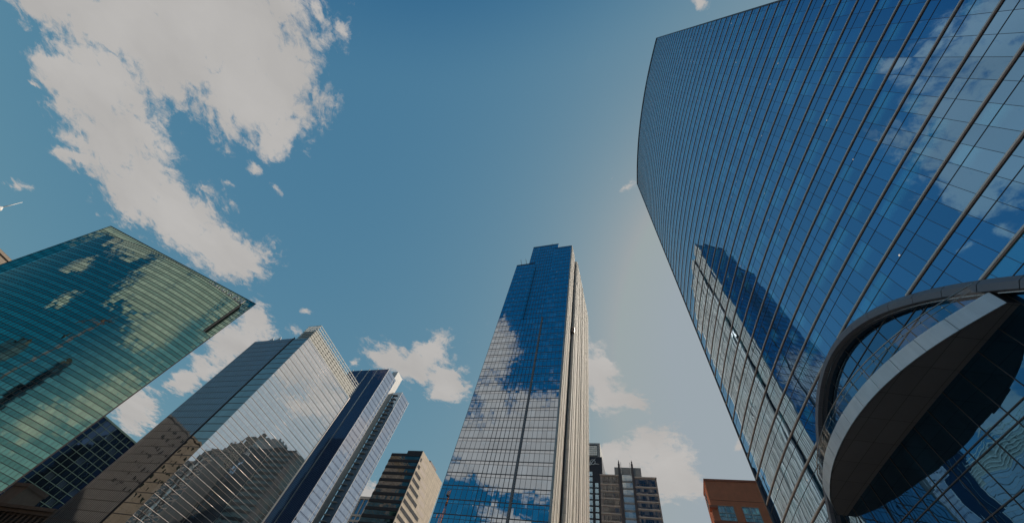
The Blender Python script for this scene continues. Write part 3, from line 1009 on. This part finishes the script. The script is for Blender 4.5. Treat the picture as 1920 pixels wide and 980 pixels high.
for x in (-40, -33):
    g.face([(x, 0.6, 158.2), (x + 4.5, 0.6, 158.2), (x + 2.3, 0.6, 161.5)])
    g.face([(x + 4.5, 1.0, 158.2), (x, 1.0, 158.2), (x + 2.3, 1.0, 161.5)])
    g.face([(x, 0.6, 158.2), (x + 2.3, 0.6, 161.5), (x + 2.3, 1.0, 161.5), (x, 1.0, 158.2)])
    g.face([(x + 4.5, 0.6, 158.2), (x + 4.5, 1.0, 158.2), (x + 2.3, 1.0, 161.5), (x + 2.3, 0.6, 161.5)])
g.build('roof_frame', M['white'], st)

# ------------------------------------------------------------------ the violet tower with slotted pale sides
vt = block('slotted_tower', 'violet blue tower with white strips and pale sides dotted by rows of slots', 'skyscraper', -210.3, 199.8)
g = MB()
g.box(-45, 0, 0, 15, 0, 205, 0, 1, skip='r')
g.build('violet_block', [M['glass_violet'], M['roof']], vt)
g = MB()
g.face([(0, 0, 0), (0, 15, 0), (0, 15, 205), (0, 0, 205)], [(0, 0), (15, 0), (15, 205), (0, 205)])
g.build('slotted_side', M['glass_slots'], vt)
g = MB()
g.box(-45, -9.2, 15, 30.8, 0, 205, 0, 1)
g.build('recessed_bay', [M['white_ph'], M['roof']], vt)
g = MB()
g.box(-8.5, 0, 30.8, 46.1, 0, 205, 0, 1, skip='r')
g.build('rear_wing', [M['glass_navy'], M['roof']], vt)
g = MB()
g.face([(0, 30.8, 0), (0, 46.1, 0), (0, 46.1, 205), (0, 30.8, 205)], [(0, 0), (15.3, 0), (15.3, 205), (0, 205)])
g.build('slotted_side', M['glass_slots'], vt)
g = MB()
g.box(-15.5, -9.3, 21, 31.5, 205, 222)
g.build('penthouse', M['white_ph'], vt)
g = MB()
g.box(-0.35, 0.35, -0.3, 0.0, 0, 206)
f0 = g.build('white_strip', M['white'], vt, (-12.7, 0, 0))
repeat(f0, [(-9.4, 0, 0), (-18.8, 0, 0), (-28.2, 0, 0)])
g = MB()
g.box(-0.06, 0.06, -0.14, 0.0, 0, 205)
f0 = g.build('thin_fin', M['dark_metal'], vt, (-44.5, 0, 0))
repeat(f0, [(1.24 * k, 0, 0) for k in range(1, 36)])
g = MB()
g.box(-8.6, -3.2, 29.3, 30.75, 0, 0.35)
f0 = g.build('balcony_slab', M['white_ph'], vt, (0, 0, 4.1))
repeat(f0, [(0, 0, 4.1 * k) for k in range(1, 49)])
for y in (-0.02, 14.75, 30.75, 46.0):
    g = MB()
    g.box(-0.2, 0.12, y, y + 0.28, 0, 205.2)
    g.build('edge_trim', M['white'], vt)
g = MB()
g.box(0, 0.1, 11.4, 11.65, 0, 205.1)
g.box(0, 0.1, 43.0, 43.2, 0, 205.1)
g.build('side_rail', M['white'], vt)

# ------------------------------------------------------------------ the green curved building
GA, GB = Vector((-238.6, 168.1, 0)), Vector((-145.8, 189.2, 0))
gt = (GB - GA).normalized()
gb = thing('green_glass_building', 'broad curved green glass office building with pale lettering along its roof edge', 'office building', GA, math.atan2(gt.y, gt.x))
GL, GH = 95.2, 149.0
g = MB()
def in_green(p):
    d = p - GA
    return (d.dot(gt), d.dot(Vector((-gt.y, gt.x, 0))))
bl = in_green(GA + 30 * Vector((math.sin(R_(-36)), math.cos(R_(-36)), 0)))
br = in_green(GB + 30 * Vector((math.sin(R_(-58)), math.cos(R_(-58)), 0)))
g.prism([(0, 0), (GL, 0), br, bl], 0, GH, 0, 1)
g.build('slab', [M['glass_green'], M['roof']], gb)
def bow(x, x0, x1, sag):
    c = x1 - x0
    rad = (c * c / 4 + sag * sag) / (2 * sag)
    m_ = (x0 + x1) / 2
    return -(math.sqrt(max(0, rad * rad - (x - m_) ** 2)) - (rad - sag))
def bow_y(x):
    return bow(x, 4.6, 96.0, 8.6) - 0.30
ZN = 117.5                      # foot of the notch at the corner
BX = [5.2 + (90.4 - 5.2) * i / 56 for i in range(57)]
BX2 = [90.4 + (GL - 90.4) * i / 4 for i in range(5)]
g, cap = MB(), MB()
u = 0
for x0, x1 in zip(BX[:-1], BX[1:]):
    t = math.hypot(x1 - x0, bow_y(x1) - bow_y(x0))
    for za, zb in ((0, 60), (60, ZN), (ZN, 142)):
        g.face([(x0, bow_y(x0), za), (x1, bow_y(x1), za), (x1, bow_y(x1), zb), (x0, bow_y(x0), zb)], [(u, za), (u + t, za), (u + t, zb), (u, zb)], smooth=True)
    cap.face([(x0, bow_y(x0), 142), (x1, bow_y(x1), 142), (x1, -0.01, 142), (x0, -0.01, 142)])
    u += t
for x0, x1 in zip(BX2[:-1], BX2[1:]):
    t = math.hypot(x1 - x0, bow_y(x1) - bow_y(x0))
    for za, zb in ((0, 60), (60, ZN)):
        g.face([(x0, bow_y(x0), za), (x1, bow_y(x1), za), (x1, bow_y(x1), zb), (x0, bow_y(x0), zb)], [(u, za), (u + t, za), (u + t, zb), (u, zb)], smooth=True)
    cap.face([(x0, bow_y(x0), ZN), (x1, bow_y(x1), ZN), (x1, -0.01, ZN), (x0, -0.01, ZN)])
    u += t
cap.face([(5.2, -0.01, 0), (5.2, bow_y(5.2), 0), (5.2, bow_y(5.2), 142), (5.2, -0.01, 142)])
cap.face([(GL, bow_y(GL), 0), (GL, -0.01, 0), (GL, -0.01, ZN), (GL, bow_y(GL), ZN)], [(0, 0), (3, 0), (3, ZN), (0, ZN)])
g.build('bowed_front', M['glass_green'], gb)
cap.build('bow_return', M['green_mull'], gb)
g = MB()
g.box(90.38, 90.7, bow_y(90.4) - 0.2, -0.02, ZN + 0.01, 142.2)
g.build('notch_wall', M['black'], gb)
def strip_along(g, xs, z0, z1, d, off=0.0):
    rows = [[(x, bow_y(x) - off, z0), (x, bow_y(x) - off - d, z0), (x, bow_y(x) - off - d, z1), (x, bow_y(x) - off, z1)] for x in xs]
    g.sweep(rows, closed=True, cap=True)
FH = 3.95
nf = int(142 / FH)
for k in range(1, nf + 2):
    z = 0.7 + k * FH
    for dz, nm in ((0, 'floor_line'), (FH * 0.46, 'sill_line')):
        zz = z + dz
        if zz < ZN - 0.2:
            g = MB()
            strip_along(g, BX[::2] + BX2[1:], 0, 0.17, 0.10)
            g.build(nm, M['green_mull'], gb, (0, 0, zz))
        elif zz < 141.8:
            g = MB()
            strip_along(g, BX[::2], 0, 0.17, 0.10)
            g.build(nm, M['green_mull'], gb, (0, 0, zz))
            g = MB()
            g.box(90.75, GL, -0.1, 0, 0, 0.17)
            g.build(nm, M['green_mull'], gb, (0, 0, zz))
        elif zz < 148.5:
            g = MB()
            g.box(0, GL, -0.1, 0, 0, 0.17)
            g.build(nm, M['green_mull'], gb, (0, 0, zz))
x = 6.7
while x < GL - 0.3:
    zt = 142 if x < 90.4 else ZN
    g = MB()
    g.box(-0.05, 0.05, -0.09, 0, 0, zt)
    g.build('mullion', M['green_mull'], gb, (x, bow_y(x), 0))
    x += 1.53
x = 0.8
while x < GL:
    z0 = 0 if x < 5 else (142.1 if x < 90.7 else ZN)
    g = MB()
    g.box(-0.05, 0.05, -0.09, 0, z0, GH)
    o = g.build('upper_mullion', M['green_mull'], gb, (x, 0, 0))
    x += 1.53
g = MB()
g.box(-0.1, GL + 0.1, -0.15, 0.3, GH - 0.1, GH + 0.35)
g.box(GL, GL + 0.15, -0.15, 0.3, 0, GH - 0.12)
g.box(-0.15, 0, -0.15, 0.3, 0, GH - 0.12)
g.build('roof_edge', M['green_mull'], gb)
g = MB()
strip_along(g, BX, 142.0, 142.35, 0.14)
strip = g.build('bow_coping', M['pilaster'], gb)
# raised lettering
SERIF = {   # each letter: strokes (x0,y0,x1,y1,width) in a unit box
    'N': [(0.12, 0, 0.12, 1, .13), (0.88, 0, 0.88, 1, .13), (0.12, 1, 0.88, 0, .18), (-0.05, 0.03, 0.29, 0.03, .07), (-0.08, 0.97, 0.2, 0.97, .07), (0.71, 0.97, 1.05, 0.97, .07)],
    'U': [(0.14, 0.25, 0.14, 1, .18), (0.86, 0.25, 0.86, 1, .12), (0.14, 0.25, 0.32, 0.06, .16), (0.32, 0.06, 0.68, 0.06, .14), (0.68, 0.06, 0.86, 0.25, .14), (-0.04, 0.97, 0.34, 0.97, .07), (0.68, 0.97, 1.04, 0.97, .07)],
    'V': [(0.08, 1, 0.5, 0, .20), (0.92, 1, 0.5, 0, .13), (-0.08, 0.97, 0.3, 0.97, .07), (0.72, 0.97, 1.06, 0.97, .07)],
    'E': [(0.16, 0, 0.16, 1, .19), (0.0, 0.05, 0.88, 0.05, .10), (0.0, 0.95, 0.84, 0.95, .10), (0.16, 0.52, 0.66, 0.52, .09), (0.85, 0.0, 0.85, 0.25, .07), (0.81, 0.76, 0.81, 1.0, .07), (0.66, 0.4, 0.66, 0.64, .06)]}
def letter(ch, x, z, h, w, parent):
    g = MB()
    y0 = -1.0
    for n_, (ax, ay, bx, by, t) in enumerate(SERIF[ch]):
        p, q = Vector((ax * w, ay * h)), Vector((bx * w, by * h))
        d = (q - p).normalized()
        nn = Vector((-d.y, d.x)) * (t * h / 2)
        c = [p - nn, q - nn, q + nn, p + nn]
        yo = y0 - 0.003 * n_
        g.face([(v.x, yo, v.y) for v in c])
        g.face([(v.x, -0.6, v.y) for v in reversed(c)])
        for i in range(4):
            a, b = c[i], c[(i + 1) % 4]
            g.face([(a.x, -0.6, a.y), (b.x, -0.6, b.y), (b.x, yo, b.y), (a.x, yo, a.y)])
    for xx in (0.25 * w, 0.75 * w):
        g.box(xx - 0.06, xx + 0.06, -0.65, -0.02, 0.05, 0.17)
    o = g.build('sign_letter', M['letter'], parent, (x, -0.1, z))
for ch, x in zip('NUVEEN', (65.6, 70.3, 74.7, 79.2, 83.3, 87.2)):
    letter(ch, x, 143.9, 3.3, 2.75, gb)

# the dark building with the teal grid behind it
tb = block('teal_grid_building', 'dark glass block with a teal mullion grid behind the green building', 'office building', -352, 92)
g = MB()
g.box(-30, 0, 0, 76, 0, 103, 0, 1)
g.build('glass_block', [M['glass_ink'], M['roof']], tb)
g = MB()
g.box(0, 0.25, 0, 76, 0, 0.32)
f0 = g.build('floor_line', M['teal_mull'], tb, (0, 0, 4.1))
repeat(f0, [(0, 0, 4.1 * k) for k in range(1, 24)])
g = MB()
g.box(0, 0.35, -0.13, 0.13, 0, 102.6)
f0 = g.build('mullion', M['teal_mull'], tb, (0, 0.4, 0))
repeat(f0, [(0, 4.5 * k, 0) for k in range(1, 17)])
g = MB()
g.box(-30.1, 0.5, -0.1, 76.1, 102.3, 103.3)
g.build('parapet', M['teal_mull'], tb)
g = MB()
g.box(-20, -6, 12, 40, 103.3, 107.5)
g.build('plant_room', M['grey_brown'], tb)

# ------------------------------------------------------------------ the limestone hall at its foot
lh = block('limestone_hall', 'old limestone hall with a dark cornice and a square coped turret', 'building', -286, 119)
g = MB()
g.box(-60, 23.5, 0.5, 34, 0, 41.0, 0, 1)
g.build('wall', [M['hall'], M['roof']], lh)
g = MB()
g.box(-60.8, 23.9, -0.9, 34, 42.6, 44.0)
g.box(-60.5, 23.7, -0.4, 34, 41.0, 42.6)
g.build('cornice', M['hall'], lh)
g = MB()
g.box(-0.6, 0.6, -0.1, 0.5, 0, 41.0)
f0 = g.build('pilaster', M['hall'], lh, (-58, 0, 0))
repeat(f0, [(4.5 * k, 0, 0) for k in range(1, 19)])
g = MB()
g.box(-1.4, 1.4, 0.35, 0.46, 0, 3.0)
w0 = g.build('window', M['black'], lh, (-55.75, 0, 37.2))
repeat(w0, [(4.5 * k, 0, -4.6 * j) for k in range(18) for j in range(4) if k or j])
g = MB()
g.box(-43, -28.7, 3, 13.5, 44.0, 53.2)
tr = g.build('turret', [M['hall_sunlit']], lh)
g = MB()
g.box(-43.4, -28.3, 2.6, 13.9, 53.2, 55.0)
g.build('coping', M['hall'], tr)

# ------------------------------------------------------------------ beige tower and the finial beyond the green building
bt = block('beige_tower', 'beige stone tower whose corner shows past the far edge of the green building', 'tower', -340, 11)
g = MB()
g.box(-40, 0, -22, 72, 0, 122, 0, 1)
g.build('wall', [M['beige'], M['roof']], bt)
g = MB()
g.box(-40.6, 0.5, -22.5, 72.5, 122, 123.4)
g.build('cornice', M['beige'], bt)
g = MB()
g.box(0.02, 0.08, -0.7, 0.7, 0, 2.2)
w0 = g.build('window', M['glass_bronze'], bt, (0, 4.5, 116))
repeat(w0, [(0, 4.6 * k, -6.2 * j) for k in range(14) for j in range(7) if k or j])

sp = thing('pinnacle_tower', 'slim white needle finial of a tower beside the large cloud', 'tower', (-284.5, 166.5, 0))
g = MB()
g.prism([(-6.5, -6), (3.0, -6), (3.0, 6), (-6.5, 6)], 0, 112)
g.build('shaft', M['beige'], sp)
g = MB()
g.lathe([(3.0, 112), (2.8, 118), (1.9, 118.4), (1.9, 124), (1.3, 124.4), (1.2, 127.4), (1.9, 128.2), (2.0, 129.6), (1.2, 130.6), (1.5, 131.2), (1.5, 132.0), (0.3, 133.4), (0.0, 133.6)], 14)
g.build('lantern', M['white'], sp)
g = MB()
g.tube([(0, 0, 133), (0, 0, 141.5)], 0.28, 8, r1=0.14)
g.build('finial', M['white'], sp)

# ------------------------------------------------------------------ brown and cream office tower
bo = block('brown_cream_tower', 'office tower with dark brown bands in front and a sunlit cream side', 'office building', -142.4, 204)
g = MB()
g.box(-24.3, -0.3, 0.25, 38.0, 0, 128.3, 0, 1, skip='r')
g.build('banded_front', [M['glass_bronze'], M['roof']], bo)
g = MB()
g.face([(-0.3, 0, 0), (-0.3, 38.3, 0), (-0.3, 38.3, 130.4), (-0.3, 0, 130.4)], [(0, 0), (38.3, 0), (38.3, 130.4), (0, 130.4)])
g.box(-0.7, -0.3, 0, 38.3, 0, 130.4, skip='r')
g.build('cream_side', M['cream'], bo)
g = MB()
g.box(-24.4, -0.72, 0, 0.25, 0, 1.75)
f0 = g.build('dark_band', M['brown_dark'], bo, (0, 0, 126.6))
repeat(f0, [(0, 0, -4.25 * k) for k in range(1, 30)])
g = MB()
g.box(-12.5, -0.72, 0.3, 8, 128.3, 130.6)
g.build('roof_step', M['brown_dark'], bo)
g = MB()
g.box(-9, -2, 16, 27, 130.4, 133.4)
g.build('plant_room', M['thin_metal'], bo)
for k in range(29):
    z = 124.9 - 4.25 * k
    y1 = [2.6, 4.0, 9.5, 12.0, 14.5, 17.0, 24.5, 25.5][k] if k < 8 else 26.5
    g = MB()
    g.box(-0.28, -0.22, 1.0, y1, -0.8, 1.2, 0)
    x_ = MB()
    wv = []
    g2 = MB()
    g2.face([(-0.24, 1.0, z - 1.0), (-0.24, y1, z - 1.0), (-0.24, y1, z + 1.1), (-0.24, 1.0, z + 1.1)], [(0, z), (y1 - 1, z), (y1 - 1, z + 2.1), (0, z + 2.1)])
    wb = g2.build('window_band', M['glass_bronze'], bo)
    g3 = MB()
    y = 1.0
    while y < y1:
        g3.box(-0.24, -0.14, y - 0.11, y + 0.11, z - 1.0, z + 1.1)
        y += 1.28
    g3.build('window_post', M['brown_dark'], wb)
    if k < 10:
        g4 = MB()
        y2 = min(y1 + 1.2, 36)
        y3 = min(y2 + 8 + 0.6 * k, 37.5)
        g4.face([(-0.27, y2, z - 1.0), (-0.27, y3, z - 1.0), (-0.27, y3, z + 1.1), (-0.27, y2, z + 1.1)], [(0, z), (y3 - y2, z), (y3 - y2, z + 2.1), (0, z + 2.1)])
        g4.build('blank_band', M['sill'], bo)

sb = block('low_tan_block', 'small tan framed block half hidden behind the brown office tower', 'building', -256, 300)
g = MB()
g.box(-14, 10.5, 0.5, 20, 0, 144, 0, 1)
g.build('glass_wall', [M['glass_dark'], M['roof']], sb)
g = MB()
for x in (-14, -9.2, -4.4, 0.4, 5.2, 10):
    g.box(x, x + 1.1, 0, 0.5, 0, 143.2)
g.build('frame', M['sill'], sb)
g = MB()
g.box(-14.4, 11.4, -0.3, 20.3, 143.2, 145.4)
g.build('cornice', M['sill'], sb)
g = MB()
g.box(-14.0, 11.2, -0.1, 0.5, 0, 1.6)
f0 = g.build('spandrel', M['sill'], sb, (0, 0, 129))
repeat(f0, [(0, 0, -4.4 * k) for k in range(1, 12)])

# ------------------------------------------------------------------ the navy tower with a logo
nb = block('navy_logo_tower', 'narrow navy tower with a white ringed emblem and a glass lantern on its roof', 'skyscraper', -28.6, 261)
g = MB()
g.box(-33, 0, 0, 36, 0, 165, 0, 1)
g.build('wall', [M['navy'], M['roof']], nb)
g = MB()
g.box(-1.2, 1.2, -0.08, 0.02, -1.5, 1.5)
g.mi = [0] * len(g.mi)
w0 = None
for (x, zs, n_) in ((-8.3, 152.2, 36), (-4.2, 144.4, 34)):
    for j in range(n_):
        z = zs - 3.92 * j
        if z < 3:
            break
        if w0 is None:
            g = MB()
            g.box(-1.15, 1.15, -0.06, 0.02, -1.45, 1.45)
            w0 = g.build('window', M['glass_navy'], nb, (x, 0, z))
            base = w0
        else:
            repeat(base, [Vector((x, 0, z)) - base.location])
g = MB()
g.box(-30, -1.4, 2, 20, 165, 177.5)
ln = g.build('lantern', M['louvre'], nb)
g = MB()
g.face([(-10.2, 1.9, 167.2), (-3.6, 1.9, 167.2), (-3.6, 1.9, 175.2), (-10.2, 1.9, 175.2)], [(0, 0), (6.6, 0), (6.6, 8), (0, 8)])
pn = g.build('pane', M['glass_atrium'], ln)
g = MB()
for i in range(6):
    x = -10.2 + i * 1.32
    g.box(x - 0.06, x + 0.06, 1.76, 1.88, 167.2, 175.2)
for i in range(6):
    z = 167.2 + i * 1.6
    g.box(-10.2, -3.6, 1.74, 1.86, z - 0.06, z + 0.06)
g.box(-10.5, -3.3, 1.6, 1.9, 175.2, 175.6)
g.box(-10.5, -3.3, 1.6, 1.9, 166.8, 167.2)
g.build('glazing_bar', M['pier'], ln)
# emblem: a ring, a slanting stroke through it and a swept tail
g = MB()
cxl, czl = -6.75, 160.9
def ribbon(pts, w):
    rows = []
    for i, p in enumerate(pts):
        a, b = Vector(pts[max(i - 1, 0)]), Vector(pts[min(i + 1, len(pts) - 1)])
        d = (b - a).normalized()
        nn = Vector((-d.y, d.x))
        ww = w[i] if isinstance(w, list) else w
        l_, r_ = Vector(p) - nn * ww / 2, Vector(p) + nn * ww / 2
        rows.append([(l_.x, -0.1, l_.y), (l_.x, -0.22 - 0.003 * (i % 2), l_.y), (r_.x, -0.22 - 0.003 * (i % 2), r_.y), (r_.x, -0.1, r_.y)])
    g.sweep(rows, closed=True, cap=True)
ribbon([(cxl + 1.75 * math.cos(t), czl + 1.75 * math.sin(t)) for t in [2 * math.pi * k / 28 for k in range(29)]], 0.28)
ribbon([(cxl + 1.9, czl + 2.6), (cxl + 0.6, czl + 1.2), (cxl - 0.8, czl - 0.6), (cxl - 1.7, czl - 2.2), (cxl - 2.3, czl - 2.3), (cxl - 2.4, czl - 1.2), (cxl - 1.9, czl + 0.3)], [0.12, 0.3, 0.45, 0.42, 0.38, 0.3, 0.12])
ribbon([(cxl + 0.2, czl - 2.0), (cxl + 1.3, czl - 1.3), (cxl + 2.6, czl - 1.35), (cxl + 4.6, czl - 1.7)], [0.12, 0.34, 0.36, 0.08])
g.build('emblem', M['logo'], nb)

# ------------------------------------------------------------------ the taupe tower with a glazed centre strip
gy = block('taupe_banded_tower', 'taupe banded tower with a pale glazed centre strip between two dark piers', 'skyscraper', -27.9, 240.6)
g = MB()
g.box(0, 12.9, 0.3, 30, 0, 140, 0, 1)
g.box(20.9, 35.0, 0.3, 30, 0, 139.3, 0, 1)
g.box(12.9, 20.9, 1.2, 30, 0, 141, 0, 1)
g.build('wall', [M['grey_brown'], M['roof']], gy)
g = MB()
g.face([(13.9, 0.9, 0), (20.2, 0.9, 0), (20.2, 0.9, 141), (13.9, 0.9, 141)], [(0, 0), (6.3, 0), (6.3, 141), (0, 141)])
g.build('centre_glass', M['glass_atrium'], gy)
g = MB()
g.box(13.9, 20.2, 0.6, 0.9, 0, 1.0)
f0 = g.build('glass_spandrel', M['louvre'], gy, (0, 0, 3.0))
repeat(f0, [(0, 0, 4.3 * k) for k in range(1, 32)])
for x in (11.9, 20.3):
    g = MB()
    g.box(x, x + 1.3, -0.6, 1.2, 0, 147.6)
    g.box(x + 0.25, x + 1.05, -0.3, 0.5, 147.6, 149.4)
    g.box(x + 0.5, x + 0.8, -0.05, 0.25, 149.4, 150.4)
    g.build('pier', M['pier'], gy)
    g = MB()
    xx = 13.7 if x < 15 else 19.5
    g.box(xx, xx + 0.3, 0.0, 0.3, 141, 149)
    g.build('mast', M['white'], gy)
g = MB()
g.box(9.3, 26.3, 2, 20, 140, 146.6)
g.build('penthouse', M['louvre'], gy)
for (x0, x1, ztop) in ((1.6, 11.4, 139.0), (21.8, 34.0, 138.3)):
    for k in range(30):
        z = ztop - 4.28 * k - (0 if k == 0 else 1.5)
        hgt = 4.4 if k == 0 else 2.9
        g = MB()
        g.face([(x0, 0.24, z - hgt), (x1, 0.24, z - hgt), (x1, 0.24, z), (x0, 0.24, z)], [(x0, z), (x1, z), (x1, z + hgt), (x0, z + hgt)])
        wb = g.build('window_band', M['glass_grey'], gy)
        g = MB()
        x = x0
        while x < x1 + 0.1:
            g.box(x - 0.07, x + 0.07, 0.1, 0.24, z - hgt, z)
            x += 1.22
        g.box(x0, x1, 0.12, 0.23, z - hgt * 0.72, z - hgt * 0.68)
        g.build('window_post', M['pier'], wb)
        g = MB()
        g.box(x0 - 1.5, x1 + 0.9, 0.0, 0.3, z - hgt - 0.75, z - hgt - 0.1)
        g.build('sill_band', M['sill'], gy)
g = MB()
g.box(-0.3, 12.0, -0.2, 0.4, 139.6, 140.4)
g.box(21.5, 35.2, -0.2, 0.4, 138.9, 139.7)
g.build('cornice', M['sill'], gy)

# ------------------------------------------------------------------ the red building
rb = block('red_building', 'plain rust red rendered building with white framed windows', 'building', 17.2, 119.2)
g = MB()
g.box(0, 30, 0, 8.2, 0, 70, 0, 1)
g.build('wall', [M['red'], M['roof']], rb)
g = MB()
g.box(-0.15, 30, -0.15, 0.3, 69.6, 70.2)
g.box(-0.15, 0.3, 0.3, 8.3, 69.6, 70.2)
g.build('coping', M['red_trim'], rb)
g = MB()
g.box(-0.06, 30, -0.06, 0, 64.2, 64.32)
g.box(-0.5, 1.6, -0.5, 0, 62.0, 62.6)
g.box(-0.5, 0, 0.0, 2.0, 62.0, 62.6)
g.box(-0.35, 30, -0.35, 0, 58.2, 58.75)
g.box(-0.35, 0, 0.0, 8.2, 58.2, 58.75)
g.build('string_course', M['red_trim'], rb)
def red_window(x, z, root=rb):
    g = MB()
    g.face([(x, -0.02, z), (x + 4.1, -0.02, z), (x + 4.1, -0.02, z + 3.75), (x, -0.02, z + 3.75)], [(x, z), (x + 4.1, z), (x + 4.1, z + 3.75), (x, z + 3.75)])
    w = g.build('window', M['glass_pane'], root)
    g = MB()
    for xx, ww in ((0, .09), (1.0, .07), (1.87, .24), (3.05, .07), (4.01, .09)):
        g.box(x + xx, x + xx + ww, -0.14, -0.02, z, z + 3.75)
    for zz, hh in ((0, .1), (0.95, .07), (1.85, .2), (3.66, .09)):
        g.box(x + 0.003, x + 4.097, -0.125, -0.022, z + zz, z + zz + hh)
    g.build('frame', M['white_frame'], w)
for zf in (59.0, 53.0, 47.0, 41.0, 35.0, 29.0, 23.0, 17.0, 11.0, 5.0):
    for x in (1.5, 7.7, 13.9, 20.1):
        red_window(x, zf)
g = MB()
g.box(-0.04, 0.0, 4.0, 6.4, 64.6, 68.6)
w = g.build('window', M['glass_pane'], rb)
g = MB()
for y in (4.0, 5.15, 6.3):
    g.box(-0.1, -0.04, y, y + 0.1, 64.6, 68.6)
g.build('frame', M['white_frame'], w)
g = MB()
g.box(-0.12, 0.0, 0.05, 0.2, 20, 62.0)
g.box(-0.14, 0.0, 0.9, 1.1, 20, 58.2)
g.build('downpipe', M['red_trim'], rb)

# ------------------------------------------------------------------ towers out of direct sight that the glass mirrors
rs = block('stepped_stone_tower', 'stepped brown stone tower mirrored in the silver tower', 'skyscraper', 165, 402)
for (x0, x1, y0, y1, z1) in ((-25, 25, -45, 28, 222), (-19, 20, -30, 14, 244), (-12, 14, -17, 4, 262)):
    g = MB()
    g.box(x0, x1, y0, y1, 0 if z1 == 222 else z1 - 26, z1)
    g.build('setback', M['brownstone'], rs)
g = MB()
g.box(-4, 4, -8, -3, 262, 275)
g.build('crown', M['brownstone'], rs)
rd = thing('dark_slab_tower', 'dark slab tower mirrored as a dark streak in the green building', 'skyscraper', (-262, -14, 0), R_(20))
g = MB()
g.box(-13, 13, -11, 11, 0, 128, 0, 1)
g.build('glass_wall', [M['glass_dark'], M['roof']], rd)
g = MB()
g.box(-7, 9, -6, 6, 128, 134)
g.build('plant_room', M['pier'], rd)

rk = thing('dark_tower', 'tall dark tower mirrored low in the green building', 'skyscraper', (-176, -26, 0), R_(-10))
g = MB()
g.box(-9, 9, -9, 9, 0, 132, 0, 1)
g.build('glass_wall', [M['glass_ink'], M['roof']], rk)
g = MB()
g.box(-5, 6, -5, 5, 132, 137)
g.build('plant_room', M['pier'], rk)

# ------------------------------------------------------------------ the crane that the blue tower mirrors
ck = thing('tower_crane', 'orange tower crane mirrored near the foot of the blue glass tower', 'crane', (-212.4, 2.5, 0), R_(215))
g = MB()
HC = 158
for x in (-1.1, 1.1):
    for y in (-1.1, 1.1):
        g.tube([(x, y, 0), (x, y, HC)], 0.16, 4)
z = 0
k = 0
while z < HC - 2.6:
    for i in range(4):
        a = [(-1.1, -1.1), (1.1, -1.1), (1.1, 1.1), (-1.1, 1.1)]
        p, q = a[i], a[(i + 1) % 4]
        if k % 2:
            p, q = q, p
        g.tube([(*p, z), (*q, z + 2.6)], 0.09, 4)
        g.tube([(*p, z), (*q, z)], 0.08, 4)
    z += 2.6
    k += 1
g.build('mast', M['orange'], ck)
g = MB()
g.lathe([(0.0, HC), (1.9, HC), (1.9, HC + 1.2), (1.4, HC + 1.6), (1.4, HC + 3.4), (0.0, HC + 3.4)], 12)
g.build('slewing_ring', M['orange'], ck)
g = MB()
g.box(1.5, 3.4, -1.0, 1.0, HC + 1.2, HC + 3.6)
g.build('cab', M['white_frame'], ck)
g = MB()
def truss(x0, x1, z, w, h):
    n = int(abs(x1 - x0) / 2.5)
    ys = [(-w, z), (w, z), (0, z + h)]
    for y, zz in ys:
        g.tube([(x0, y, zz), (x1, y, zz)], 0.14, 4)
    for i in range(n):
        xa, xb = x0 + (x1 - x0) * i / n, x0 + (x1 - x0) * (i + 1) / n
        for y in (-w, w):
            g.tube([(xa, y, z), ((xa + xb) / 2, 0, z + h)], 0.08, 4)
            g.tube([((xa + xb) / 2, 0, z + h), (xb, y, z)], 0.08, 4)
        g.tube([(xa, -w, z), (xb, w, z)], 0.08, 4)
truss(1, 40, HC + 3.4, 0.8, 1.6)
g.build('jib', M['orange'], ck)
g = MB()
truss(-1, -13, HC + 3.4, 0.8, 1.4)
g.build('counter_jib', M['orange'], ck)
g = MB()
g.box(-13, -9.5, -1.2, 1.2, HC + 0.6, HC + 3.3)
g.build('counterweight', M['pier'], ck)
g = MB()
g.tube([(0, 0, HC + 3.4), (0, 0, HC + 11)], 0.35, 4, r1=0.12)
g.tube([(0, 0, HC + 11), (27, 0, HC + 5)], 0.06, 4)
g.tube([(0, 0, HC + 11), (-11.5, 0, HC + 4.8)], 0.06, 4)
g.build('apex_and_ties', M['orange'], ck)
g = MB()
g.tube([(17, 0, HC + 3.4), (17, 0, HC - 14)], 0.08, 4)
g.lathe([(0.0, HC - 17.5), (1.5, HC - 16.6), (1.9, HC - 15.3), (1.3, HC - 14.2), (0.0, HC - 13.8)], 10, c=(17, 0))
g.build('hook_block', M['pier'], ck)
